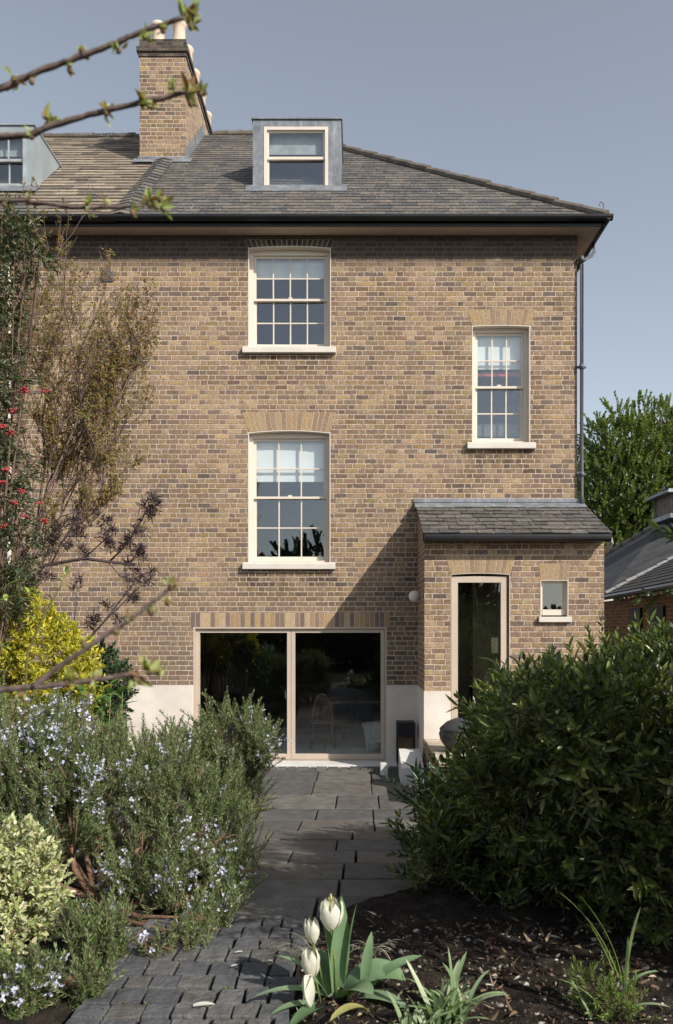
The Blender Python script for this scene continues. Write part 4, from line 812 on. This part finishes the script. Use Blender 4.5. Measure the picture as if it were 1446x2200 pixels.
# leafy shoot with a white bud
MAG = leafmat('fresh_leaf', [(.34,.40,.08), (.24,.34,.06), (.42,.46,.14)], .4, .4, .3)
t = thing('budding_shoot', (at(30, 1500, 6.0)[0], 6.0, gz(6.0)), 'slender shoot with lime green leaves topped by one white bud, before the left wall', 'plant'); m = MB(); g0 = np.array([t.location.x, 6.0, t.location.z]); P_ = [g0, at(60, 1400, 6), at(95, 1320, 6), at(130, 1260, 6), at(140, 1235, 6)]
m.tube(P_, [.012, .009, .007, .005, .004], 6); m.tube([at(95, 1320, 6), at(70, 1290, 6), at(62, 1272, 6)], .004, 5); m.build('stem', simple('olive_bark', (.15,.13,.06), .8), t, True); rb = RB_()
for px, py, az, e, L, W in ((140, 1240, .2, 1.0, .10, .03), (136, 1248, 2.6, .9, .09, .028), (142, 1235, 5.2, 1.1, .10, .03), (128, 1262, .4, .3, .09, .028), (110, 1295, 2.9, .6, .10, .032), (100, 1310, .1, .7, .10, .03), (62, 1275, 2.5, 1.0, .09, .03), (62, 1272, .5, .8, .1, .03), (10, 1262, .5, .8, .13, .04), (0, 1290, .4, .6, .12, .04), (75, 1330, 3.0, .6, .1, .03), (12, 1290, 2.0, .9, .1, .035)): rb.add(ribbon(at(px, py, 6.0), az, e, e-.8, L, W, 6))
rb.build('leaves', MAG, t)
PET = islandmat('white_petal', [(0, (.80,.79,.70)), (.4, (.86,.84,.78)), (.7, (.78,.76,.64))], .5, .3, 0, interp='LINEAR', vary=.05, trans=(.35, (1, 1, .92)), nsc=30)
m = MB(); c = at(139, 1236, 6); m.lathe(c, [(.004, 0), (.012, .012), (.014, .03), (.009, .05), (.002, .062)], 10); m.build('bud', PET, t, True)
# ------------------------------------------------------------------ budding twigs close to the camera
TW = simple('near_twig_bark', (.13,.095,.085), .8, 60, .5, .001, .25, fine=300)
BUD = leafmat('bud_leaf', [(.38,.44,.16), (.50,.55,.25), (.24,.30,.08), (.30,.13,.07), (.45,.50,.2)], .5, .3, .35, (1.2, 1.2, .6))
def twig(lab, paths, buds, Y, seed):
    rs = np.random.RandomState(seed); p0 = at(*paths[0][0][0], Y); t = thing('budding_branch', p0, lab, 'branch', 'budding branches close to the camera'); m = MB()
    for pts, r0, r1 in paths:
        pts = [at(a, b, Y) for a, b in pts]; out = []
        for i in range(len(pts)-1):
            for k in range(6): out.append(pts[i]+(pts[i+1]-pts[i])*k/6+rs.normal(size=3)*.0006)
        out.append(pts[-1]); n = len(out); rad = [.86*(r0+(r1-r0)*i/n)*(1+.22*max(0, math.sin(i*1.05))**6+rs.uniform(-.05, .05)) for i in range(n)]; m.tube(out, rad, 8)
    m.build('twig', TW, t, True); a = T(); bs = simple('bud_scale', (.16,.10,.06), .7, 40, .3)
    for px, py, sz in buds:
        c = at(px, py, Y); kn = MB(); kn.lathe(c-[0, 0, .003], [(.001, -.005), (.004, -.002), (.0044, .003), (.0015, .007)], 7); kn.build('bud', bs, t, True); up = 1 if rs.rand() < .7 else -1
        for i in range(int(9*sz)+3): a.add(leaf6(rs.uniform(.010, .021)*sz, rs.uniform(.006, .010)*sz, .25, -.25), c+rs.normal(size=3)*.003, rs.normal(size=3)*.9+[.5, 0, up*.7], rs.uniform(0, 6.28))
    V, Fc = a.arr(); quads('bud_leaves', V, Fc, BUD, t)
twig('topmost budding twig, crossing the sky to the chimney pots', [([(-420, 330), (-150, 260), (0, 192), (90, 150), (150, 130), (250, 92), (300, 68), (400, 38)], .0062, .0038)], [(28, 172, 1), (68, 172, .4), (175, 105, .9), (150, 147, .6), (255, 105, .8), (310, 75, 1), (350, 62, .7), (400, 35, 1.4), (410, 55, 1), (415, 28, .8)], 1.2, 1)
twig('second budding twig, ending across the brick chimney stack', [([(-420, 330), (-120, 300), (0, 294), (60, 290), (130, 265), (220, 240), (300, 220), (400, 198)], .0064, .004)], [(105, 258, 1.1), (68, 290, .8), (228, 240, 1), (305, 220, 1.1), (325, 225, .8), (370, 185, .9), (405, 200, 1.3), (430, 197, 1), (410, 220, .8)], 1.22, 2)
twig('pale budding twig lying across the roof edge and gutter', [([(-420, 400), (-100, 425), (0, 432), (60, 432), (130, 442), (200, 447), (310, 442)], .0048, .0032)], [(60, 430, .6), (10, 437, .5), (190, 440, .9), (228, 438, .6), (285, 455, .8), (320, 435, 1.3), (350, 445, 1.2), (345, 425, .8)], 1.25, 3)
twig('forked blurred twig reaching over the rosemary toward the glass doors', [([(-420, 1520), (-100, 1490), (0, 1483), (90, 1475), (200, 1462), (280, 1448)], .0055, .0038), ([(70, 1477), (130, 1430), (220, 1370), (300, 1315), (365, 1265)], .0052, .003)], [(45, 1490, .7), (145, 1462, 1.1), (205, 1455, .6), (290, 1455, 1.1), (320, 1440, 1.2), (340, 1435, .8), (180, 1380, .6), (250, 1355, .5), (275, 1325, .6), (325, 1312, .7), (360, 1290, .6), (367, 1258, .8)], 1.1, 4)
# ------------------------------------------------------------------ tulips and bulb leaves
def petal(c, phi, H, R, wide, open_=0., n=9, tilt=(0, 0)):
    V = []; Fc = []; K = 4
    for i in range(n+1):
        t = i/n; r = R*(math.sin(math.pi*(.08+.70*t)))**.75*(1+open_*t*t); z = H*t; aw = wide*(math.sin(math.pi*min(1, .10+.90*t)))**.6 if i < n else .02
        for k in range(K+1):
            s = -1+2*k/K; a = phi+s*aw; rr_ = r*(1-.05*s*s); zz = z-.012*H*s*s*4*t; V.append((rr_*math.cos(a)+tilt[0]*z, rr_*math.sin(a)+tilt[1]*z, zz))
    for i in range(n):
        for k in range(K): Fc.append((i*(K+1)+k, i*(K+1)+k+1, (i+1)*(K+1)+k+1, (i+1)*(K+1)+k))
    V = np.array(V)+np.asarray(c); V = np.array([v+np.array(MN.noise_vector(Vector(v*38)))*.0035 for v in V]); return V, np.array(Fc)
TUL = leafmat('tulip_leaf', [(.20,.30,.16), (.26,.37,.22), (.15,.25,.12)], .45, .4, .25, (1.2, 1.4, .6))
GY = .51; YT = 3.35
def tulip(lab, px, py, bx, H, R, op, tilt, seed, stamens=False):
    c = at(px, py, YT); b = np.array([at(bx, 2150, YT)[0], YT, GY-.02]); t = thing('tulip', b, lab, 'tulip', 'white tulips beside the path'); rb = RB_(); rs = np.random.RandomState(seed)
    for k in range(3): rb.add(petal(c+[0, 0, .003], k*2.094+seed+1.05, H*.98, R*.9, .62, op, tilt=tilt))
    for k in range(3): rb.add(petal(c, k*2.094+seed, H, R, .66, op*1.3+.05, tilt=tilt))
    rb.build('petals', PET, t); m = MB(); mid_ = (b+c)/2+np.array([rs.uniform(-.01, .02), 0, .0]); m.tube([b, mid_, c+[0, 0, .004]], [.0055, .005, .0045], 8); m.build('stem', GREENSTEM, t, True)
    if stamens:
        m = MB(); m.tube([c+[0, 0, H*.7], c+[tilt[0]*H, 0, H*1.22]], [.004, .005], 6)
        for k in range(5): a = k*1.256; m.tube([c+[0, 0, H*.8], c+[.012*math.cos(a)+tilt[0]*H, .012*math.sin(a), H*1.12]], [.0015, .0025], 5)
        m.build('stamens', simple('pale_stamen', (.55,.5,.2), .6), t)
tulip('tallest white tulip of the clump, opened wide with its stamens showing', 712, 1998, 722, .125, .05, .15, (-.02, 0), 0, True)
tulip('closed white tulip below and left of the open one, flushed faint pink', 673, 2026, 705, .105, .036, -.1, (-.08, 0), 1)
tulip('cream tulip facing the camera, lowest upright flower of the clump', 669, 2100, 700, .13, .042, -.05, (-.05, -.1), 2)
t = thing('drooping_tulip', (at(665, 2160, 3.28)[0], 3.28, .51), 'spent white tulip with one long petal hanging down, under the cream flower', 'tulip', 'white tulips beside the path'); rb = RB_(); 
for az, x in ((2.0, 0), (3.6, .01), (5.2, -.008)): rb.add(ribbon(at(664, 2095, 3.28)+[x, 0, 0], az, -1.1, -1.5, .125, .045, 8, lambda t: math.sin(math.pi*min(1, .2+.8*t))**.7, .35, .5))
rb.build('petals', PET, t); m = MB(); m.tube([at(690, 2160, 3.3), at(680, 2110, 3.29), at(664, 2096, 3.28)], .0045, 6); m.build('stem', GREENSTEM, t, True)
t = thing('tulip_foliage', (at(715, 2160, 3.35)[0], 3.35, .51), 'clump of broad blue green tulip leaves around the white flowers', 'plant'); rb = RB_(); B0 = lambda px, py=2150, Y=3.35: at(px, py, Y)
TP = lambda t: math.sin(math.pi*min(1, .16+.84*t))**.65
for px, py, az, e0, e1, L, W, tw in ((728, 2120, 1.2, 1.5, 1.5, .34, .062, 1.3), (718, 2130, 2.6, 1.45, 1.2, .32, .07, .6), (740, 2110, .3, 1.45, 1.35, .30, .04, -.4), (705, 2140, 3.0, 1.0, .1, .26, .06, .3), (725, 2150, 3.3, .5, -.4, .34, .05, .2), (745, 2145, .2, 1.1, -.9, .28, .105, .5), (735, 2150, -.9, 1.0, -.2, .22, .085, .2), (770, 2150, .2, .9, .1, .30, .05, .3), (720, 2165, -2.3, .5, -.6, .26, .07, .3), (755, 2150, -.4, .5, -.5, .24, .055, .2), (712, 2150, 2.0, 1.3, .5, .2, .05, .3), (690, 2160, 3.7, .4, -.3, .22, .045, .2), (782, 2120, 1.0, 1.35, 1.2, .2, .035, .6)): rb.add(ribbon(B0(px, py, 3.35), az, e0, e1, L*1.12, W*1.3, 10, TP, .3, tw))
rb.build('leaves', TUL, t)
rb = RB_(); rb.add(ribbon(B0(790, 2170, 3.2), 3.9, .6, -.5, .22, .05, 8, TP, .3)); rb.build('yellowed_leaf', leafmat('yellowing_leaf', [(.5,.45,.16), (.42,.4,.15)], .5), t)
STR = leafmat('strap_leaf', [(.22,.31,.16), (.29,.38,.23), (.16,.25,.10), (.40,.46,.30)], .45, .35, .25)
SP = lambda t: (1-t)**.35 if t > .5 else .9
def bulbs(name, lab, px, py, Y, n, L, W, seed, lean=0.):
    c = at(px, py, Y); t = thing(name, c, lab, 'plant'); rb = RB_(); rs = np.random.RandomState(seed)
    for i in range(n):
        az = rs.uniform(0, 6.28); e = rs.uniform(.9, 1.5); rb.add(ribbon(c+rs.normal(size=3)*[.03, .03, 0]+[0, 0, -.02], az, e, e-rs.uniform(.1, 1.7), L*rs.uniform(.6, 1.1), W*rs.uniform(.8, 1.2), 9, SP, .25, rs.uniform(-.6, .6)))
    rb.build('leaves', STR, t); return t
bulbs('bulb_leaves', 'clump of arching strap leaves in the soil right of the tulips', 965, 2185, 3.15, 42, .27, .024, 61)
bulbs('short_bulb_leaves', 'low clump of narrow leaves at the bottom edge near the tulips', 890, 2225, 3.0, 14, .22, .022, 64)
t = thing('tall_bulb_leaves', at(1330, 2190, 3.15), 'few tall pale strap leaves rising before the dark shrub at the right', 'plant'); rb = RB_()
for px, py, az, e0, e1, L, W in ((1328, 2100, 3.0, 1.25, .55, .40, .017), (1335, 2100, 2.9, 1.35, .75, .34, .014), (1345, 2110, 0.1, 1.5, 1.2, .28, .016), (1318, 2090, 3.2, 1.2, 1.0, .2, .014), (1330, 2150, .2, 1.1, -.2, .2, .014), (1345, 2130, .3, 1.5, 1.55, .2, .014), (1300, 2180, 3.0, 1.0, .1, .22, .014), (1270, 2190, 2.5, 1.1, .9, .15, .014), (1330, 2185, -.5, .9, -.2, .2, .014)): rb.add(ribbon(at(px, py, 3.15), az, e0, e1, L*1.1, W*1.6, 9, SP, .25, .2))
rb.build('leaves', STR, t)
WEED = leafmat('weed_leaf', [(.18,.28,.06), (.25,.34,.09), (.12,.2,.04)], .5, .3, .3)
leafy('feathery_weed', 'feathery light green weed around the tall strap leaves', 'plant', (at(1290, 2190, 3.2)[0], 3.2, .5), [(at(1290, 2150, 3.2), .09), (at(1330, 2130, 3.2), .07), (at(1260, 2120, 3.3), .05), (at(1350, 2170, 3.15), .07)], 110, 62, lambda r: leaf4(.026, .004), WEED, k=16, Ls=.07, lo=.2, trunk=.003)
# dried curling leaves behind the tulips
t = thing('dried_bulb_leaves', at(700, 2060, 3.7), 'pale dried thread like leaves curling behind the tulips', 'plant'); rb = RB_(); rs = np.random.RandomState(63)
for i in range(46): px = rs.choice([660, 680, 790, 800, 640]); c = at(px+rs.uniform(-15, 15), 2065, 3.75); az = rs.choice([0, math.pi])+rs.normal()*.5; rb.add(ribbon(c, az, 1.5, rs.uniform(-2.2, -.6), rs.uniform(.14, .3), .0045, 12, SP, .1))
rb.build('leaves', islandmat('straw', [(0, (.40,.36,.27)), (.5, (.22,.22,.14)), (.8, (.5,.46,.36))], .7, vary=.1), t)
# ------------------------------------------------------------------ litter, stones, petals, moss
def zsoil(x, y): return clod(x, y) if x > -.28 and y < 5.4 else gz(y)-.02
rs = np.random.RandomState(70); pp = []; dd = []
for _ in range(2300): x, y = rs.uniform(-.22, 1.9), 2.7+1.55*rs.rand()**1.2; pp.append((x, y, zsoil(x, y)+.004)); dd.append((rs.normal(), rs.normal(), abs(rs.normal())*.35))
LIT = islandmat('litter', [(0, (.10,.065,.04)), (.2, (.16,.11,.07)), (.4, (.06,.04,.03)), (.55, (.24,.18,.12)), (.7, (.12,.05,.04)), (.8, (.35,.29,.21)), (.9, (.07,.045,.035)), (.96, (.5,.46,.38))], .85, .15, vary=.2)
o = scatter('leaf_litter', [leaf6(.03, .014, .4, -.4), leaf6(.02, .012, .3, .3), leaf6(.045, .012, .5, -.5), leaf4(.05, .004), leaf4(.012, .01)], pp, dd, rs.uniform(.5, 1.3, len(pp)), LIT, None, 5); tag(o, kind='stuff', label='dead leaves and bark chips scattered over the dark soil')
m = MB()
for _ in range(900):
    x, y = rs.uniform(-.25, 1.9), rs.uniform(2.7, 4.1); r = rs.uniform(.003, .010) if rs.rand() < .93 else rs.uniform(.01, .02); m2 = MB(); berryball(m2, (0, 0, 0), r); q = rs.uniform(.6, 1.3, 3); z = zsoil(x, y); j = rs.normal(size=(12, 3))*r*.18
    m.add([(v[0]*q[0]+x+j[i][0], v[1]*q[1]+y+j[i][1], v[2]*q[2]*.7+z+r*.3+j[i][2]) for i, v in enumerate(m2.v)], m2.f)
o = m.build('pebbles', islandmat('pebble', [(0, (.10,.085,.07)), (.3, (.18,.155,.13)), (.5, (.07,.06,.05)), (.72, (.30,.27,.24)), (.9, (.5,.48,.44))], .85, .2, .002), None); tag(o, kind='stuff', label='small stones and crumbs of earth on the soil')
pp = []; dd = []
for _ in range(1500):
    y = rs.uniform(2.4, 6.5); x = rs.uniform(-1.1, -.25) if y < 4.3 else rs.uniform(-1.0, .4); 
    if MN.noise(Vector((x*5, y*5, 1))) > .18: pp.append((x, y, gz(y)+.004)); dd.append((rs.normal()*.5, rs.normal()*.5, 1))
tm = []
for _ in range(3):
    a = T()
    for i in range(8): a.add(leaf4(rs.uniform(.008, .018), .007), (0, 0, 0), rs.normal(size=3)+[0, 0, .8], 0)
    tm.append(a)
o = scatter('moss', tm, pp, dd, rs.uniform(.6, 1.2, len(pp)), leafmat('moss_green', [(.10,.12,.03), (.18,.20,.06), (.07,.08,.03)]), None, 3); tag(o, kind='stuff', label='moss and tiny weeds in the joints between the setts')
for px, py, L, az, lab in ((415, 2168, .09, .15, 'largest fallen white petal, lying flat on the setts at the bottom'), (497, 2082, .035, .6, 'small fallen petal on the setts, left of the cream tulip'), (505, 2052, .04, .3, 'creamy fallen petal curled on the setts near the rosemary'), (572, 2070, .03, .1, 'tan fallen petal on the setts close to the dried leaves')):
    Y = F*(EYE-.51)/(py-VY); c = at(px, py, Y); t = tag(quads('fallen_petal', *ribbon((c[0], c[1], gz(Y)+.022), az, .12, -.12, L, L*.38, 7, TP, .3), PET, None, True), lab, 'petal', 'petals fallen on the setts')
def rock(name, c, r, sq, mat, lab, seed):
    import bmesh
    bm = bmesh.new(); bmesh.ops.create_icosphere(bm, subdivisions=3, radius=1.0)
    for v in bm.verts: k = 1+.25*MN.noise(v.co*1.3+Vector((seed, 0, 0)))+.08*MN.noise(v.co*4+Vector((seed, 0, 0))); v.co = Vector((v.co.x*r*sq[0]*k+c[0], v.co.y*r*sq[1]*k+c[1], v.co.z*r*sq[2]*k+c[2]))
    me = bpy.data.meshes.new(name); bm.to_mesh(me); bm.free(); return tag(link(name, me, mat, None, True), lab, 'stone')
rock('edging_stone', at(205, 2205, 3.3), .07, (1.5, 1, .35), STONE, 'flat grey edging stone at the bottom left below the small rosemary', 1)
rock('garden_stone', at(1192, 2112, 3.55), .028, (1, .8, .75), simple('brown_stone', (.2,.16,.14), .9, 30, .3, .002), 'rounded brownish stone on the soil below the dark shrub', 5)
# unseen tree added outside the frame, crown shaped to shade bed and path
leafy('added_shade_tree', 'unseen multi stemmed evergreen tree added beyond the right edge to shade the bed', 'tree', (3.3, 2.7, .5), [((2.3, 2.65, 2.3), (.5, .3, .28)), ((3.1, 2.6, 2.0), (.45, .3, .25)), ((1.64, 2.7, 2.25), (.32, .3, .28)), ((1.85, 2.85, 2.65), (.28, .25, .22)), ((3.4, 2.8, 3.5), (.3, .25, .15)), ((2.7, 2.8, 3.9), (.3, .25, .15))], 900, 44, LF, EV1, k=12, Ls=.2, spread=1.0, up=.2, lo=.35, pairs=True, trunk=.04, sc=(1.0, 1.6))
# ------------------------------------------------------------------ background at the right: building, trees
fb = thing('slate_roofed_building', (7.5, 20, 0), 'low dark brick building with hipped slate roof and small lantern, behind the porch', 'building')
C0 = at(1300, 1278, 18); C1 = at(1126, 1299, 27); R1 = at(1435, 1118, 24.2); R2 = at(1600, 1120, 19); C3 = np.array([4.9, 10.0, C0[2]]); C3 = at(1566, 1227, 10)
n_ = lambda p: tuple(float(v) for v in p)
slates([n_(C0), n_(C1), n_(R1)][::-1], .35, .24, .014, SLATE4, 'rear_roof', fb); slates([n_(C0), n_(R2), n_(R1)], .35, .24, .014, SLATE4, 'side_roof', fb); slates([n_(C0), n_(C3), n_(R2)], .3, .22, .016, SLATE4, 'front_roof', fb)
capline(tuple(C0+[0, 0, .03]), tuple(R2+[0, 0, .03]), .05, 14, fb, 'hip_roll', simple('lead_roll', (.2,.2,.2), .6)); capline(tuple(C1+[0, 0, .03]), tuple(R1+[0, 0, .03]), .12, 14, fb, 'ridge', SLATE4)
m = MB(); e = C0+[.3, 0, -.12]; g_ = C3+[.3, 0, -.12]; m.hexa([(e[0], e[1], -.1), (g_[0], g_[1], -.1), (g_[0]+.3, g_[1], -.1), (e[0]+.3, e[1], -.1)], [n_(e), n_(g_), (g_[0]+.3, g_[1], g_[2]), (e[0]+.3, e[1], e[2])])
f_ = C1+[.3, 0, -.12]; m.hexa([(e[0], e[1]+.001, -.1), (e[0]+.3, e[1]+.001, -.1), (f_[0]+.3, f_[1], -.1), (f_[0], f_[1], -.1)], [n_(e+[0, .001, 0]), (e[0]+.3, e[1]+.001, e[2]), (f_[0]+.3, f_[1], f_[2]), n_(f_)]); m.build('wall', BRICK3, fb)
m = MB(); dv = (C3-C0)/np.linalg.norm(C3-C0)
for k in range(5):
    q = C0+dv*(1.3+k*1.7)+[.28, 0, 0]; q2 = q+dv*1.0; m.hexa([(q[0]-.03, q[1], .4), (q2[0]-.03, q2[1], .4), (q2[0]+.05, q2[1], .4), (q[0]+.05, q[1], .4)], [(q[0]-.03, q[1], 2.45), (q2[0]-.03, q2[1], 2.45), (q2[0]+.05, q2[1], 2.45), (q[0]+.05, q[1], 2.45)])
m.build('windows', simple('dark_glass', (.02,.022,.025), .6, 3, .3, 0, .1), fb)
m = MB(); m.tube([C0+[0, 0, -.06], C3+[0, 0, -.06]], .06, 8); m.build('gutter', BLACK, fb)
ln = bpy.data.objects.new('lantern', None); COL.objects.link(ln); ln.parent = fb; c = at(1475, 1112, 22); ln.location = Vector(c)-fb.location
z0 = c[2]-.1; m = MB(); m.box(c[0]-.75, c[0]+.75, c[1]-.75, c[1]+.75, z0, z0+.12); m.build('base', LEAD, ln)
m = MB()
for i in range(10):
    for s in (-1, 1): u = -.62+i*.137; m.box(c[0]+u-.055, c[0]+u+.055, c[1]+s*.6-.02, c[1]+s*.6+.02, z0+.12, z0+.68); m.box(c[0]+s*.6-.02, c[0]+s*.6+.02, c[1]+u-.055, c[1]+u+.055, z0+.121, z0+.679)
m.build('louvres', simple('weathered_grey_wood', (.2,.19,.175), .85, 8, .3), ln)
m = MB(); m.hexa([(c[0]-.85, c[1]-.85, z0+.68), (c[0]+.85, c[1]-.85, z0+.68), (c[0]+.85, c[1]+.85, z0+.68), (c[0]-.85, c[1]+.85, z0+.68)], [(c[0]-.8, c[1]-.8, z0+.78), (c[0]+.8, c[1]-.8, z0+.78), (c[0]+.8, c[1]+.8, z0+.78), (c[0]-.8, c[1]+.8, z0+.78)]); m.build('lantern_roof', LEAD, ln)
WIL = leafmat('fresh_tree_leaf', [(.11,.15,.04), (.17,.22,.06), (.08,.12,.03), (.26,.30,.10), (.14,.18,.05)], .5, .3, .3, (1.3, 1.5, .5))
def btree(name, lab, px, py, Y, blobs, n, seed, mat, Ls, k, leaf, up=1.2, trunk=.12, lo=.45):
    b = at(px, py, Y); return leafy(name, lab, 'tree', (b[0], Y, 0), blobs, n, seed, leaf, mat, k=k, Ls=Ls, up=up, lo=lo, out=.5, trunk=trunk, spread=1.0)
BT = 29
btree('upright_tree', 'bushy light green tree with long upright shoots behind the house at the right', 1370, 1300, BT, [A3(1345, 1060, BT, 1.9), A3(1330, 970, BT, 1.35), A3(1400, 980, BT, 1.6), A3(1440, 1080, BT, 1.9), A3(1290, 1110, BT, 1.2), A3(1300, 1200, BT, 1.4), A3(1470, 960, BT, 1.4), A3(1390, 1200, BT, 1.8), A3(1330, 890, BT, .35), A3(1375, 880, BT, .3), A3(1420, 895, BT, .35), A3(1300, 930, BT, .3)], 3000, 81, WIL, .55, 26, lambda r: leaf6(r.uniform(.07, .12), r.uniform(.05, .08)), up=.75)
btree('dark_tree', 'darker green tree beside the downpipe, lower than the upright tree', 1265, 1250, 34, [A3(1270, 1080, 34, 1.5), A3(1255, 1010, 34, .9), A3(1290, 1180, 34, 2.0), A3(1230, 1150, 34, 1.5), A3(1380, 1180, 34, 2.2)], 900, 82, leafmat('tree_leaf_dark', [(.04,.08,.02), (.07,.12,.03), (.05,.09,.03)], .5), .5, 16, lambda r: leaf6(r.uniform(.09, .14), r.uniform(.06, .09)))
btree('purple_tree', 'sparse purple leaved treetop showing through the light green tree', 1420, 1250, 38, [A3(1410, 935, 38, 1.0), A3(1385, 985, 38, 1.1), A3(1445, 940, 38, 1.1), A3(1420, 1050, 38, 2)], 300, 83, leafmat('tree_leaf_purple', [(.07,.03,.05), (.11,.05,.07), (.05,.03,.04)], .5), .5, 14, lambda r: leaf6(r.uniform(.09, .13), r.uniform(.06, .09)))
# ------------------------------------------------------------------ garden trees behind the camera, seen as reflections in the panes
DKL = leafmat('hedge_leaf', [(.02,.04,.015), (.035,.06,.02), (.025,.05,.02)], .5, .3, .15)
for i, (x, y, h, r) in enumerate(((-9, -9, 5.2, 2.6), (-4.8, -9.5, 4.7, 2.0), (-1.4, -9, 5.5, 2.2), (3, -9.5, 5.0, 2.4), (7.5, -9, 2.1, 1.5), (11, -10, 2.1, 1.6))):
    labs = ['leftmost', 'second from left', 'third from left', 'third from right', 'second from right', 'rightmost']
    leafy('garden_tree', labs[i]+' dark garden tree reflected as a black mass in the glass', 'tree', (x, y, .4), [((x, y, h-r*.8), (r, r*.8, r*.8)), ((x+.5, y+.3, h-r*1.5), (r*1.1, r*.9, r)), ((x-.4, y+.5, h*.33), (r*1.2, r, h*.3))], 800, 90+i, lambda r_: leaf6(r_.uniform(.13, .22), r_.uniform(.09, .14)), DKL, k=22, Ls=.7, up=.5, lo=.7, trunk=.12)
for i, (x, y, L) in enumerate(((6.3, -12, 3.1), (-1.4, -11, 2.4))):
    t = thing('bare_tree', (x, y, .4), ['tall bare tree reflected in the narrow upper window', 'shorter bare tree reflected in the middle sash window'][i], 'tree'); rs = np.random.RandomState(100+i)
    a_, b_ = grow((x, y, 0.2), (0.05, 0, 1), L, .2, 5, rs, 3, .74, .42, .06, 3); tubes('branches', a_, BARK, t, 5)
